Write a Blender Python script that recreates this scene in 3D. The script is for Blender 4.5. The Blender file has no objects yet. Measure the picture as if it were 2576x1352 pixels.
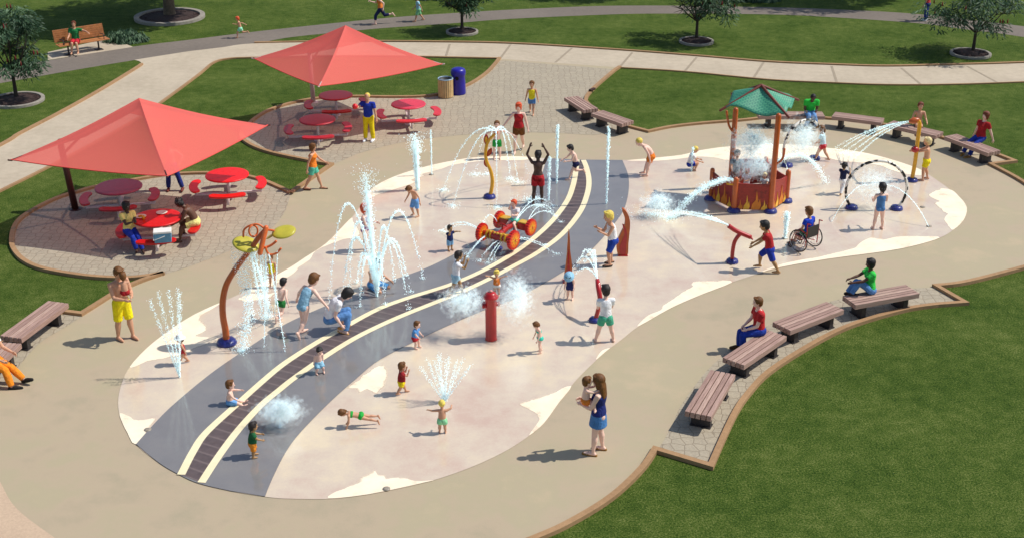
import bpy, math, random, time
from mathutils import Vector, Matrix, Quaternion, noise
from mathutils.geometry import tessellate_polygon
T0=time.time()
random.seed(7)
sc=bpy.context.scene
COL=sc.collection
R=math.radians
V=Vector
# ---------------------------------------------------------------- camera model (plan taken from it)
FPX=3300.0; CH=14.3; PITCH=R(24.2)
def ray(x,y):
    u=(x-1287.5)/FPX; v=(y-676)/FPX
    return V((u, math.cos(PITCH)-v*math.sin(PITCH), -math.sin(PITCH)-v*math.cos(PITCH)))
def at(x,y,z=0.0):
    d=ray(x,y); t=(z-CH)/d.z
    return V((d.x*t,d.y*t,z))
def atY(x,y,Y):
    d=ray(x,y); t=Y/d.y
    return V((d.x*t,Y,CH+d.z*t))
def px(w):
    x,y,z=w[0],w[1],w[2]-CH
    dp=y*math.cos(PITCH)-z*math.sin(PITCH); up=y*math.sin(PITCH)+z*math.cos(PITCH)
    return (1287.5+FPX*x/dp,676-FPX*up/dp)
def hgt(gx,gy,hy,z0=0):
    g=at(gx,gy,z0); lo,hi=0,9
    for i in range(40):
        m=(lo+hi)/2
        if px((g.x,g.y,m))[1]>hy: lo=m
        else: hi=m
    return lo
cam=bpy.data.cameras.new('camera'); camo=bpy.data.objects.new('camera',cam); COL.objects.link(camo)
cam.sensor_width=36; cam.lens=36*FPX/2575.0; cam.clip_end=2000; cam.clip_start=.5
camo.location=(0,0,CH); camo.rotation_euler=(R(90)-PITCH,0,0); sc.camera=camo
# ---------------------------------------------------------------- materials
def lin(c):
    return tuple(((v/255)/12.92 if v/255<=.04045 else ((v/255+.055)/1.055)**2.4) for v in c)+(1,)
def newmat(name):
    m=bpy.data.materials.new(name); m.use_nodes=True; nt=m.node_tree
    return m,nt,nt.nodes['Principled BSDF']
def N(nt,t,**k):
    n=nt.nodes.new(t)
    for a,b in k.items():
        if a in n.inputs.keys(): n.inputs[a].default_value=b
        else: setattr(n,a,b)
    return n
def coords(nt,kind='Object'):
    if kind=='World':
        g=N(nt,'ShaderNodeNewGeometry'); return g.outputs['Position']
    return N(nt,'ShaderNodeTexCoord').outputs[kind]
def noise_n(nt,co,scale,detail=3,rough=.55):
    n=N(nt,'ShaderNodeTexNoise'); n.inputs['Scale'].default_value=scale; n.inputs['Detail'].default_value=detail; n.inputs['Roughness'].default_value=rough
    nt.links.new(co,n.inputs['Vector']); return n.outputs['Fac']
def ramp(nt,fac,stops):
    r=N(nt,'ShaderNodeValToRGB'); e=r.color_ramp.elements
    while len(e)<len(stops): e.new(.5)
    for el,(p,c) in zip(e,stops): el.position=p; el.color=c
    nt.links.new(fac,r.inputs['Fac']); return r.outputs['Color']
def mixc(nt,a,b,fac,mode='MIX'):
    m=N(nt,'ShaderNodeMix',data_type='RGBA',blend_type=mode)
    for s,i in ((a,6),(b,7),(fac,0)):
        if isinstance(s,(tuple,float,int)): m.inputs[i].default_value=s
        else: nt.links.new(s,m.inputs[i])
    return m.outputs[2]
def bump(nt,bs,h,strength=.3,dist=.01):
    b=N(nt,'ShaderNodeBump'); b.inputs['Strength'].default_value=strength; b.inputs['Distance'].default_value=dist
    nt.links.new(h,b.inputs['Height']); nt.links.new(b.outputs['Normal'],bs.inputs['Normal'])
_mc={}
def paint(c,rough=.5,var=.12,scale=9,bmp=.0,metal=0,coat=0,name='paint'):
    key=(c,rough,var,scale,bmp,metal,coat)
    if key in _mc: return _mc[key]
    m,nt,bs=newmat(name)
    co=coords(nt); f=noise_n(nt,co,scale,4)
    l=lin(c); d=tuple(v*(1-var) for v in l[:3])+(1,); b=tuple(min(1,v*(1+var)) for v in l[:3])+(1,)
    nt.links.new(ramp(nt,f,[(.3,d),(.7,b)]),bs.inputs['Base Color'])
    bs.inputs['Roughness'].default_value=rough; bs.inputs['Metallic'].default_value=metal
    if coat: bs.inputs['Coat Weight'].default_value=coat
    if bmp: bump(nt,bs,noise_n(nt,co,scale*(6 if bmp<.7 else 2.2),3),bmp,.01 if bmp<.7 else .03)
    _mc[key]=m; return m
def cloth_m(c): return paint(c,.85,.2,9,.8,name='cloth')
def skin_m(c):
    m=paint(c,.55,.07,10,name='skin')
    return m
# ---------------------------------------------------------------- mesh builder
def frame(d,up=V((0,0,1))):
    d=V(d).normalized()
    if abs(d.dot(up))>.97: up=V((1,0,0))
    x=up.cross(d).normalized(); return x,d.cross(x).normalized(),d
class MB:
    def __init__(s): s.v=[];s.f=[];s.m=[]
    def add(s,vs,fs,mi=0):
        o=len(s.v); s.v+= [tuple(v) for v in vs]; s.f+=[tuple(i+o for i in f) for f in fs]; s.m+=[mi]*len(fs)
    def box(s,c,size,M=None,mi=0,taper=1):
        a,b,h=[v/2 for v in size]; vs=[]
        for z,t in ((-h,1),(h,taper)):
            for x,y in ((-a,-b),(a,-b),(a,b),(-a,b)): vs.append(V((x*t,y*t,z)))
        if M is not None: vs=[M@v for v in vs]
        c=V(c); s.add([v+c for v in vs],[(3,2,1,0),(4,5,6,7),(0,1,5,4),(1,2,6,5),(2,3,7,6),(3,0,4,7)],mi)
    def beam(s,p,q,w,h,mi=0,up=V((0,0,1))):
        p,q=V(p),V(q); x,y,d=frame(q-p,up); vs=[]
        for e in (p,q):
            for a,b in ((-1,-1),(1,-1),(1,1),(-1,1)): vs.append(e+x*(a*w/2)+y*(b*h/2))
        s.add(vs,[(3,2,1,0),(4,5,6,7),(0,1,5,4),(1,2,6,5),(2,3,7,6),(3,0,4,7)],mi)
    def tube(s,pts,rad,n=10,mi=0,cap='round',closed=False):
        pts=[V(p) for p in pts]
        if isinstance(rad,(int,float)): rad=[rad]*len(pts)
        P=[];Q=[]
        if cap=='round' and not closed:
            d0=(pts[1]-pts[0]).normalized(); d1=(pts[-1]-pts[-2]).normalized()
            for k in (.98,.75,.4): P.append(pts[0]-d0*rad[0]*k); Q.append(rad[0]*math.sqrt(1-k*k))
            P+=pts; Q+=list(rad)
            for k in (.4,.75,.98): P.append(pts[-1]+d1*rad[-1]*k); Q.append(rad[-1]*math.sqrt(1-k*k))
        else: P=pts;Q=list(rad)
        L=len(P); o=len(s.v); prev=None
        for i,p in enumerate(P):
            if closed: d=P[(i+1)%L]-P[i-1]
            else: d=P[min(i+1,L-1)]-P[max(i-1,0)]
            d=d.normalized() if d.length>1e-9 else V((0,0,1))
            if prev is None: x,y,_=frame(d)
            else:
                x=(prev-d*prev.dot(d)); x=x.normalized() if x.length>1e-6 else frame(d)[0]; y=d.cross(x)
            prev=x
            for j in range(n):
                a=2*math.pi*j/n; s.v.append(tuple(p+(x*math.cos(a)+y*math.sin(a))*Q[i]))
        rng=L if closed else L-1
        for i in range(rng):
            for j in range(n):
                a=o+i*n+j; b=o+i*n+(j+1)%n; i2=(i+1)%L; c=o+i2*n+(j+1)%n; d=o+i2*n+j
                s.f.append((a,b,c,d)); s.m.append(mi)
        if not closed:
            s.f.append(tuple(o+j for j in reversed(range(n)))); s.m.append(mi)
            s.f.append(tuple(o+(L-1)*n+j for j in range(n))); s.m.append(mi)
    def loft(s,rings,n=14,mi=0):
        o=len(s.v)
        for c,x,y,a,b in rings:
            for j in range(n):
                t=2*math.pi*j/n; s.v.append(tuple(V(c)+V(x)*(a*math.cos(t))+V(y)*(b*math.sin(t))))
        L=len(rings)
        for i in range(L-1):
            for j in range(n):
                s.f.append((o+i*n+j,o+i*n+(j+1)%n,o+(i+1)*n+(j+1)%n,o+(i+1)*n+j)); s.m.append(mi)
        s.f.append(tuple(o+j for j in reversed(range(n)))); s.m.append(mi)
        s.f.append(tuple(o+(L-1)*n+j for j in range(n))); s.m.append(mi)
    def ell(s,c,r,M=None,nu=12,nv=8,mi=0,zmin=-1.0):
        if isinstance(r,(int,float)): r=(r,r,r)
        c=V(c); o=len(s.v); t0=math.acos(max(-1,min(1,zmin)))
        for i in range(nv+1):
            t=t0*i/nv
            for j in range(nu):
                a=2*math.pi*j/nu
                v=V((r[0]*math.sin(t)*math.cos(a),r[1]*math.sin(t)*math.sin(a),r[2]*math.cos(t)))
                if i==0: v=V((r[0]*1e-3*math.cos(a),r[1]*1e-3*math.sin(a),r[2]))
                if zmin==-1 and i==nv: v=V((r[0]*1e-3*math.cos(a),r[1]*1e-3*math.sin(a),-r[2]))
                if M is not None: v=M@v
                s.v.append(tuple(c+v))
        for i in range(nv):
            for j in range(nu):
                s.f.append((o+i*nu+j,o+(i+1)*nu+j,o+(i+1)*nu+(j+1)%nu,o+i*nu+(j+1)%nu)); s.m.append(mi)
        s.f.append(tuple(o+j for j in range(nu))); s.m.append(mi)
        s.f.append(tuple(o+nv*nu+j for j in reversed(range(nu)))); s.m.append(mi)
    def lathe(s,c,prof,n=20,mi=0):
        c=V(c); s.loft([(c+V((0,0,z)),V((1,0,0)),V((0,1,0)),max(r,1e-4),max(r,1e-4)) for r,z in prof],n,mi)
    def prism(s,poly,z0,z1,mi=0,M=None,o=V((0,0,0))):
        n=len(poly); a=sum(poly[i][0]*poly[(i+1)%n][1]-poly[(i+1)%n][0]*poly[i][1] for i in range(n))
        if a<0: poly=poly[::-1]
        vs=[V((p[0],p[1],z0)) for p in poly]+[V((p[0],p[1],z1)) for p in poly]
        tri=tessellate_polygon([[V((p[0],p[1],0)) for p in poly]])
        def up(t):
            A,B,C=[poly[i] for i in t]
            return t if (B[0]-A[0])*(C[1]-A[1])-(B[1]-A[1])*(C[0]-A[0])>0 else (t[0],t[2],t[1])
        tri=[up(t) for t in tri]
        fs=[tuple(i+n for i in t) for t in tri]+[tuple(reversed(t)) for t in tri]+[(i,(i+1)%n,n+(i+1)%n,n+i) for i in range(n)]
        if M is not None: vs=[M@v for v in vs]
        s.add([v+V(o) for v in vs],fs,mi)
    def octa(s,p,r,mi=0):
        x,y,z=p; o=len(s.v)
        s.v+=[(x+r,y,z),(x,y+r,z),(x-r,y,z),(x,y-r,z),(x,y,z+r*1.25),(x,y,z-r*1.25)]
        s.f+=[(o+a,o+b,o+c) for a,b,c in ((0,1,4),(1,2,4),(2,3,4),(3,0,4),(1,0,5),(2,1,5),(3,2,5),(0,3,5))]; s.m+=[mi]*8
    def mesh(s,name,mats,smooth=True):
        me=bpy.data.meshes.new(name); me.from_pydata(s.v,[],s.f)
        for m in (mats if isinstance(mats,(list,tuple)) else [mats]): me.materials.append(m)
        me.polygons.foreach_set('material_index',s.m)
        me.polygons.foreach_set('use_smooth',[bool(smooth)]*len(s.f)); me.update(); return me
    def build(s,name,mats,parent=None,smooth=True,bevel=0,loc=None):
        if loc is not None:
            l=V(loc); s.v=[(a-l.x,b-l.y,c-l.z) for a,b,c in s.v]
        o=bpy.data.objects.new(name,s.mesh(name,mats,smooth)); COL.objects.link(o)
        if loc is not None and parent is None: o.location=loc
        if parent is not None: o.parent=parent
        if bevel:
            b=o.modifiers.new('bevel','BEVEL'); b.width=bevel; b.segments=2; b.limit_method='ANGLE'
        return o
def tag(o,label=None,cat=None,group=None,kind=None):
    for k,v in (('label',label),('category',cat),('group',group),('kind',kind)):
        if v: o[k]=v
    return o
def thing(name,label,cat,loc=(0,0,0),rz=0,group=None):
    o=bpy.data.objects.new(name,None); o.empty_display_size=.2; COL.objects.link(o); o.location=loc; o.rotation_euler=(0,0,rz)
    return tag(o,label,cat,group)
def children(o): return [c for c in bpy.data.objects if c.parent==o]
def copy_tree(o,parent=None):
    c=o.copy(); COL.objects.link(c)
    if parent is not None: c.parent=parent
    for ch in list(o.children): copy_tree(ch,c)
    return c
def crom(pts,sub=6,closed=False):
    P=[V(p) for p in pts]; n=len(P); out=[]
    if n<3: return P
    for i in range(n if closed else n-1):
        if closed: a,b,c,d=P[i-1],P[i],P[(i+1)%n],P[(i+2)%n]
        else: a,b,c,d=P[max(i-1,0)],P[i],P[i+1],P[min(i+2,n-1)]
        for k in range(sub):
            t=k/sub
            out.append(.5*((2*b)+(c-a)*t+(2*a-5*b+4*c-d)*t*t+(3*b-a-3*c+d)*t**3))
    if not closed: out.append(P[-1])
    return out
# ---------------------------------------------------------------- world & sun
EL,AZ=R(53),R(8)     # sun to the right, a little beyond the scene
sund=V((math.cos(EL)*math.cos(AZ),math.cos(EL)*math.sin(AZ),math.sin(EL)))
w=bpy.data.worlds.new('World'); sc.world=w; w.use_nodes=True
sk=w.node_tree.nodes.new('ShaderNodeTexSky'); sk.sky_type='NISHITA'; sk.sun_disc=False
sk.sun_elevation=EL; sk.sun_rotation=math.atan2(sund.x,sund.y)
w.node_tree.links.new(sk.outputs[0],w.node_tree.nodes['Background'].inputs[0]); w.node_tree.nodes['Background'].inputs[1].default_value=.11
sl=bpy.data.lights.new('sun','SUN'); sl.energy=4.0; sl.angle=R(.6); sl.color=(1,.955,.88)
so=bpy.data.objects.new('sun',sl); COL.objects.link(so); so.rotation_euler=sund.to_track_quat('Z','Y').to_euler()
sc.view_settings.view_transform='Standard'; sc.view_settings.look='None'; sc.view_settings.exposure=0; sc.view_settings.gamma=1
# ---------------------------------------------------------------- ground materials
def ground_mat(name,stops,scales=(.25,2.2,30),w3=(.45,.3,.25),rough=.8,bmp=.3,bs_=60,bd=.01):
    m,nt,bs=newmat(name); co=coords(nt,'World')
    acc=None
    for s,k in zip(scales,w3):
        f=noise_n(nt,co,s,4,.6); mu=N(nt,'ShaderNodeMath',operation='MULTIPLY'); mu.inputs[1].default_value=k; nt.links.new(f,mu.inputs[0])
        if acc is None: acc=mu.outputs[0]
        else:
            ad=N(nt,'ShaderNodeMath',operation='ADD'); nt.links.new(acc,ad.inputs[0]); nt.links.new(mu.outputs[0],ad.inputs[1]); acc=ad.outputs[0]
    c=ramp(nt,acc,stops); nt.links.new(c,bs.inputs['Base Color']); bs.inputs['Roughness'].default_value=rough
    if bmp: bump(nt,bs,noise_n(nt,co,bs_,3),bmp,bd)
    return m,nt,bs,c,co
def sc3(c,k): return tuple(v*k for v in lin(c)[:3])+(1,)
GRASS,nt,bs,_,co=ground_mat('lawn_grass',[(.37,lin((40,62,18))),(.46,lin((66,90,31))),(.53,lin((90,108,44))),(.62,lin((126,134,74)))],(.45,3.2,26),(.20,.20,.60),.95,.9,55,.05)
bs.inputs['Specular IOR Level'].default_value=.1
ASPH=ground_mat('asphalt_path',[(.35,lin((104,95,86))),(.65,lin((132,121,110)))],(.4,6,70),(.3,.3,.4),.9)[0]
CONC=ground_mat('pale_concrete',[(.35,lin((174,160,138))),(.65,lin((200,185,162)))],(.5,4,50),(.4,.3,.3),.85)[0]
DECK=ground_mat('beige_deck',[(.38,lin((166,154,128))),(.47,lin((180,162,136))),(.54,lin((174,162,132))),(.62,lin((186,168,138)))],(.22,1.2,60),(.5,.3,.2),.75,.2)[0]
PINK=ground_mat('pink_aggregate',[(.35,lin((184,158,134))),(.65,lin((212,186,156)))],(.5,20,60),(.3,.4,.3),.8)[0]
PAD,nt,bs,c,co=ground_mat('wet_pad',[(.36,lin((206,178,160))),(.5,lin((216,198,176))),(.64,lin((230,212,180)))],(.35,1.6,25),(.5,.35,.15),.16,.12,3,.01)
bs.inputs['Specular IOR Level'].default_value=.95
f=noise_n(nt,co,.8,4); rr=N(nt,'ShaderNodeMapRange'); nt.links.new(f,rr.inputs[0]); rr.inputs[1].default_value=.35; rr.inputs[2].default_value=.65; rr.inputs[3].default_value=.03; rr.inputs[4].default_value=.2; nt.links.new(rr.outputs[0],bs.inputs['Roughness'])
DRY=ground_mat('dry_pad',[(.38,lin((226,204,176))),(.43,lin((246,228,200))),(.6,lin((252,238,212)))],(1.5,5,40),(.6,.25,.15),.8,.15)[0]
ROAD,nt,bs,c,co=ground_mat('wet_road_paint',[(.36,lin((122,119,118))),(.5,lin((130,127,126))),(.64,lin((138,134,130)))],(.4,2,40),(.5,.3,.2),.09,.08,3,.01)
bs.inputs['Specular IOR Level'].default_value=.9
STRIPE=ground_mat('cream_stripe',[(.3,lin((240,224,178))),(.7,lin((250,238,200)))],(.5,4,40),(.4,.3,.3),.35,.1)[0]
KERB=ground_mat('timber_kerb',[(.33,lin((140,108,74))),(.67,lin((182,144,104)))],(.7,9,60),(.4,.3,.3),.85)[0]
MULCH=ground_mat('bark_mulch',[(.35,lin((38,26,24))),(.65,lin((82,60,54)))],(3,25,60),(.3,.4,.3),.95,1,40,.04)[0]
RINGM=ground_mat('ring_concrete',[(.35,lin((128,122,112))),(.65,lin((168,160,148)))],(3,9,50),(.3,.4,.3),.85)[0]
# flagstones
PAV,nt,bs=newmat('flagstone_pavers'); co=coords(nt,'World')
vo=N(nt,'ShaderNodeTexVoronoi',feature='DISTANCE_TO_EDGE'); vo.inputs['Scale'].default_value=4.2; vo.inputs['Randomness'].default_value=.5; nt.links.new(co,vo.inputs['Vector'])
vc=N(nt,'ShaderNodeTexVoronoi',feature='F1'); vc.inputs['Scale'].default_value=4.2; vc.inputs['Randomness'].default_value=.5; nt.links.new(co,vc.inputs['Vector'])
bw=N(nt,'ShaderNodeRGBToBW'); nt.links.new(vc.outputs['Color'],bw.inputs[0])
stone=ramp(nt,bw.outputs[0],[(.2,lin((162,151,131))),(.8,lin((176,164,141)))])
fine=noise_n(nt,co,22,4); st2=mixc(nt,stone,ramp(nt,fine,[(.3,lin((146,135,118))),(.7,lin((188,176,153)))]),.45)
jr=ramp(nt,vo.outputs['Distance'],[(.02,(0,0,0,1)),(.06,(1,1,1,1))])
nt.links.new(mixc(nt,lin((142,129,110)),st2,jr),bs.inputs['Base Color']); bs.inputs['Roughness'].default_value=.85
bump(nt,bs,jr,.35,.01)
# ---------------------------------------------------------------- ground sheets
ALLP={}
def sheet(name,pts,z,mat,holes=None):
    P=[V((p.x,p.y,0)) for p in pts]
    tri=tessellate_polygon([P]); mb=MB(); fs=[]
    for t in tri:
        A,B,C=[P[i] for i in t]
        fs.append(tuple(t) if (B-A).cross(C-A).z>0 else (t[0],t[2],t[1]))
    mb.add([(p.x,p.y,z) for p in P],fs)
    return tag(mb.build(name,mat,smooth=False),kind='structure')
def G(*segs):
    out=[]
    for s in segs:
        kind,pts=s; w=[at(*p) for p in pts]
        out+= crom(w,5) if kind=='S' else w
    r=[]
    for p in out:
        if not r or (p-r[-1]).length>.02: r.append(p)
    return r
def kerb(pts_px,width=.13,h=.09,kind='S',z=0):
    P=G((kind,pts_px)) if isinstance(pts_px[0][0],(int,float)) else G(*pts_px)
    mb=MB(); L=len(P); vs=[]
    for i,p in enumerate(P):
        a=(P[i]-P[i-1]).normalized() if i else (P[1]-P[0]).normalized()
        b=(P[i+1]-P[i]).normalized() if i<L-1 else a
        t=(a+b); t=t.normalized() if t.length>.1 else a
        n=V((-t.y,t.x,0)); k=min(2.2,1/max(.35,t.dot(a)))
        for s,zz in ((-1,0),(-1,h),(1,h),(1,0)): vs.append(p+n*(s*width/2*k)+V((0,0,zz+z)))
    fs=[]
    for i in range(L-1):
        for j in range(3): fs.append((i*4+j,i*4+j+1,i*4+4+j+1,i*4+4+j))
    fs+=[(3,2,1,0),tuple((L-1)*4+j for j in range(4))]
    mb.add(vs,fs); o=mb.build('kerb',KERB,smooth=False); tag(o,kind='structure'); return o
# base lawn to the horizon
mb=MB(); mb.add([(-900,-60,0),(900,-60,0),(900,1500,0),(-900,1500,0)],[(0,1,2,3)]); tag(mb.build('lawn',GRASS,smooth=False),kind='structure')
ASTOP=[(2900,110),(2575,67),(2306,36),(2091,24),(1931,19),(1700,15),(1500,16),(1288,25),(1169,32),(1019,42),(869,56),(644,80),(475,101),(335,118),(150,148),(0,172),(-300,222)]
ASBOT=[(-300,262),(0,210),(175,179),(325,154),(475,130),(560,120),(644,110),(726,95),(850,82),(969,71),(1144,59),(1288,48),(1538,37),(1688,35),(1931,37),(2091,44),(2306,59),(2440,76),(2575,94),(2900,150)]
sheet('asphalt_path',G(('S',ASTOP),('S',ASBOT)),.004,ASPH)
sheet('bench_slab',G(('L',[(120,152),(120,132),(250,103),(300,105),(335,119)])),.008,CONC)
CTOP=[(644,110),(870,107),(1100,108),(1288,112),(1538,127),(1738,142),(1931,158),(2091,165),(2231,169),(2406,165),(2575,160),(2900,146)]
CB=[(2900,192),(2575,207),(2400,213),(2231,214),(2091,209),(1931,201),(1722,181),(1559,171)]
CM=[(1256,149),(1076,145),(860,143),(644,147),(575,150),(537,160),(500,190),(412,255),(330,310),(140,413),(0,483),(-300,632)]
CL=[(-300,520),(0,368),(50,338),(150,286),(250,230),(345,172),(356,163),(352,156),(338,151.5)]
sheet('concrete_path',G(('L',[(475,130)]),('S',[(560,120)]+CTOP),('S',CB),('S',CM),('S',CL)),.010,CONC)
# expansion joints of the path, each a shallow darker band
JM=paint((158,144,124),.9,.15,20,name='joint')
for a,b in (((1131,112),(1121,144)),((1284,113),(1258,148)),((1438,122),(1397,158)),((1590,133),(1560,168)),((1752,145),(1722,180)),((1920,158),(1895,197)),((2091,167),(2104,208)),((2266,172),(2314,212)),((2431,167),(2509,209))):
    p,q=at(*a),at(*b); mb=MB(); mb.beam((p.x,p.y,.0115),(q.x,q.y,.0115),.10,.006); tag(mb.build('path_joint',JM,smooth=False),kind='structure')
K_C=[('L',[(1559,171)]),('S',[(1545,180),(1493,225),(1474,250),(1480,266),(1510,288)]),('L',[(1583,322),(1630,334)]),('S',[(1630,334),(1690,322),(1770,313),(1863,306),(1931,299),(2000,297),(2081,301),(2150,307),(2230,318),(2310,333),(2356,345),(2430,370),(2505,391)]),('L',[(2551,409),(2491,417)]),('S',[(2491,417),(2575,463),(2680,540)])]
K_R=[('S',[(2700,640),(2575,676),(2431,713),(2353,723)]),('L',[(2426,765)]),('S',[(2356,770),(2281,781),(2181,808),(2106,836),(2019,883),(1931,941),(1880,995),(1850,1039),(1820,1101),(1787,1176)]),('L',[(1647,1134)]),('S',[(1647,1134),(1612,1184),(1537,1254),(1437,1316),(1350,1356),(1200,1410),(950,1460)])]
K_BL=[('S',[(-300,1120),(-120,975),(0,872),(80,815),(160,787)]),('L',[(205,793)]),('S',[(292,738),(350,712),(412,690)])]
K_CIRC=[(412,691),(350,701),(287,703),(200,696),(107,679),(60,658),(36,632),(30,608),(37,575),(57,550),(100,523),(150,500),(200,485),(240,474),(350,454),(425,443),(517,439),(600,444),(660,457),(731,488)]
K_MID=[('L',[(731,488)]),('L',[(834,417)]),('S',[(781,408),(694,390),(644,374),(614,356),(607,342),(620,322),(644,300),(681,279),(744,260),(806,250),(894,246),(969,247),(1056,246),(1119,237),(1176,217),(1219,190),(1244,165),(1256,149)])]
deckP=G(*(K_C+[('L',[(2900,640)])]+K_R+[('L',[(500,1560),(-400,1560)])]+K_BL+[('S',K_CIRC)]+K_MID))
sheet('plaza',deckP,.014,DECK)
sheet('flagstone_paving',G(('S',K_CIRC),('S',[(731,488),(716,535),(680,578),(610,618),(520,655),(450,680)])),.018,PAV)
sheet('flagstone_paving',G(('L',[(834,417)]),*K_MID[2:],('L',[(1256,153),(1550,176)]),('S',[(1493,225),(1474,250),(1480,266),(1510,288)]),('L',[(1583,322)]),('S',[(1583,326),(1500,340),(1400,336),(1300,335),(1150,342),(1000,362),(900,388)])),.018,PAV)
sheet('flagstone_paving',G(('S',[(2353,723),(2200,735),(2050,770),(1930,820),(1850,870),(1780,930),(1717,1014),(1690,1070),(1660,1124)]),('L',[(1787,1176)]),('S',[(1820,1101),(1850,1039),(1880,995),(1931,941),(2019,883),(2106,836),(2181,808),(2281,781),(2356,770)]),('L',[(2420,765)])),.018,PAV)
sheet('flagstone_paving',G(('S',[(207,796),(160,826),(95,868),(0,976),(-200,1180)]),('S',[(-290,1112),(-120,975),(0,872),(80,815),(160,787)])),.018,PAV)
sheet('pink_concrete',G(('S',[(-60,1100),(0,1211),(42,1279),(137,1352),(250,1430)]),('L',[(-300,1430),(-300,1100)])),.018,PINK)
PADP=[(850,1254),(731,1255),(667,1250),(580,1236),(500,1217),(447,1193),(400,1165),(341,1117),(308,1064),(297,1014),(307,963),(327,923),(370,876),(425,833),(487,793),(575,753),(644,721),(726,676),(769,648),(819,615),(856,578),(894,538),(919,498),(944,470),(994,445),(1056,425),(1119,410),(1194,398),(1288,395),(1375,400),(1462,404),(1565,405),(1637,400),(1712,392),(1762,380),(1837,370),(1931,365),(2000,366),(2071,373),(2156,383),(2231,400),(2306,425),(2356,455),(2406,493),(2427,515),(2431,533),(2421,558),(2393,583),(2363,600),(2306,618),(2231,633),(2081,653),(1956,675),(1900,692),(1837,713),(1762,743),(1687,776),(1607,821),(1562,856),(1520,888),(1467,938),(1437,971),(1405,1014),(1375,1056),(1350,1082),(1287,1126),(1219,1161),(1144,1191),(1069,1214),(969,1236)]
def closedpx(pts,sub=3): return crom([at(*p) for p in pts],sub,True)
sheet('splash_pad',closedpx(PADP,4),.022,PAD)
DRYS=[
 [(327,923),(370,876),(425,833),(487,793),(560,760),(534,778),(512,790),(502,800),(518,812),(525,828),(510,838),(499,845),(520,848),(557,852),(525,868),(490,880),(467,896),(430,901),(400,908),(365,912),(345,921)],
 [(620,732),(644,721),(726,676),(769,648),(819,615),(856,578),(884,550),(888,560),(905,575),(906,593),(880,597),(869,600),(840,612),(794,633),(779,655),(744,678),(735,692),(700,713),(650,735)],
 [(919,498),(944,470),(994,445),(1056,425),(1119,410),(1194,398),(1288,395),(1340,398),(1330,403),(1260,402),(1219,404),(1150,412),(1119,421),(1080,428),(1044,440),(1050,448),(1019,458),(1030,466),(994,478),(970,486),(944,493),(925,504)],
 [(1575,406),(1637,400),(1712,392),(1762,380),(1837,370),(1931,365),(2000,366),(2071,373),(2156,383),(2231,400),(2306,425),(2330,440),(2301,443),(2260,432),(2231,420),(2180,412),(2131,408),(2081,396),(2000,398),(1931,402),(1880,396),(1825,405),(1787,398),(1737,396),(1690,402),(1637,407)],
 [(2334,488),(2350,480),(2369,476),(2394,481),(2410,495),(2427,515),(2431,533),(2421,558),(2397,580),(2387,573),(2374,558),(2386,545),(2372,537),(2361,528),(2344,513),(2361,505),(2336,495)],
 [(2363,600),(2306,618),(2231,633),(2081,653),(1956,675),(1900,692),(1930,678),(1969,665),(2006,657),(2056,649),(2090,640),(2119,633),(2156,622),(2169,608),(2194,598),(2226,603),(2250,598),(2281,595),(2330,596)],
 [(1840,712),(1762,743),(1687,776),(1607,821),(1612,810),(1632,793),(1662,781),(1668,768),(1690,752),(1712,736),(1750,716),(1745,708),(1780,706),(1812,706)],
 [(1522,886),(1500,905),(1503,896),(1515,882),(1534,876)],
 [(1437,971),(1405,1014),(1375,1056),(1352,1080),(1330,1096),(1348,1070),(1356,1056),(1350,1046),(1326,1030),(1300,1016),(1325,1006),(1382,990)],
 [(824,1254),(851,1234),(889,1216),(904,1199),(931,1186),(941,1180),(949,1189),(969,1194),(976,1204),(1009,1200),(1044,1211),(1089,1209),(1069,1214),(969,1236),(900,1248)],
 [(869,973),(956,916),(976,933),(978,950),(971,971),(951,993),(935,990),(919,983),(899,991),(890,980)],
 [(301,1040),(325,1048),(350,1056),(400,1051),(385,1075),(342,1119),(320,1088),(308,1064)],
 [(600,752),(640,738),(668,742),(700,735),(680,752),(640,758),(615,765)]]
bs=DRY.node_tree.nodes['Principled BSDF']; nt=DRY.node_tree
at0=N(nt,'ShaderNodeAttribute',attribute_name='fade'); nf=noise_n(nt,coords(nt,'World'),4.5,4,.65)
ad=N(nt,'ShaderNodeMath',operation='MULTIPLY_ADD'); nt.links.new(nf,ad.inputs[0]); ad.inputs[1].default_value=.9; nt.links.new(at0.outputs['Fac'],ad.inputs[2])
mr=N(nt,'ShaderNodeMapRange'); mr.interpolation_type='SMOOTHSTEP'; mr.inputs[1].default_value=.62; mr.inputs[2].default_value=1.0; nt.links.new(ad.outputs[0],mr.inputs[0]); nt.links.new(mr.outputs[0],bs.inputs['Alpha'])
PW_=closedpx(PADP,4)
def edge_d(p): return min((p-q).length for q in PW_)
for d in DRYS:
    P_=closedpx(d,3); c_=sum(P_,V((0,0,0)))/len(P_); n_=len(P_); near=[edge_d(p)<.22 for p in P_]
    In=[]
    for p,ne in zip(P_,near):
        r=(p-c_); In.append(p if ne else c_+r*max(.45,1-.22/max(.3,r.length)))
    tri=tessellate_polygon([[V((p.x,p.y,0)) for p in In]]); fs=[]
    for t in tri:
        A,B,C=[In[i] for i in t]; cr=(B-A).cross(C-A).z
        if abs(cr)>1e-7: fs.append(tuple(i+n_ for i in (t if cr>0 else (t[0],t[2],t[1]))))
    for i in range(n_):
        k=(i+1)%n_
        if near[i] and near[k]: continue
        fs.append((i,k,n_+k,n_+i))
    mb=MB(); mb.add([(p.x,p.y,.0258) for p in P_]+[(p.x,p.y,.0262) for p in In],fs); o=tag(mb.build('dry_patch',DRY,smooth=False),kind='structure')
    a_=o.data.attributes.new('fade','FLOAT','POINT'); a_.data.foreach_set('value',[(1.0 if ne else 0.0) for ne in near]+[1.0]*n_)
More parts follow.
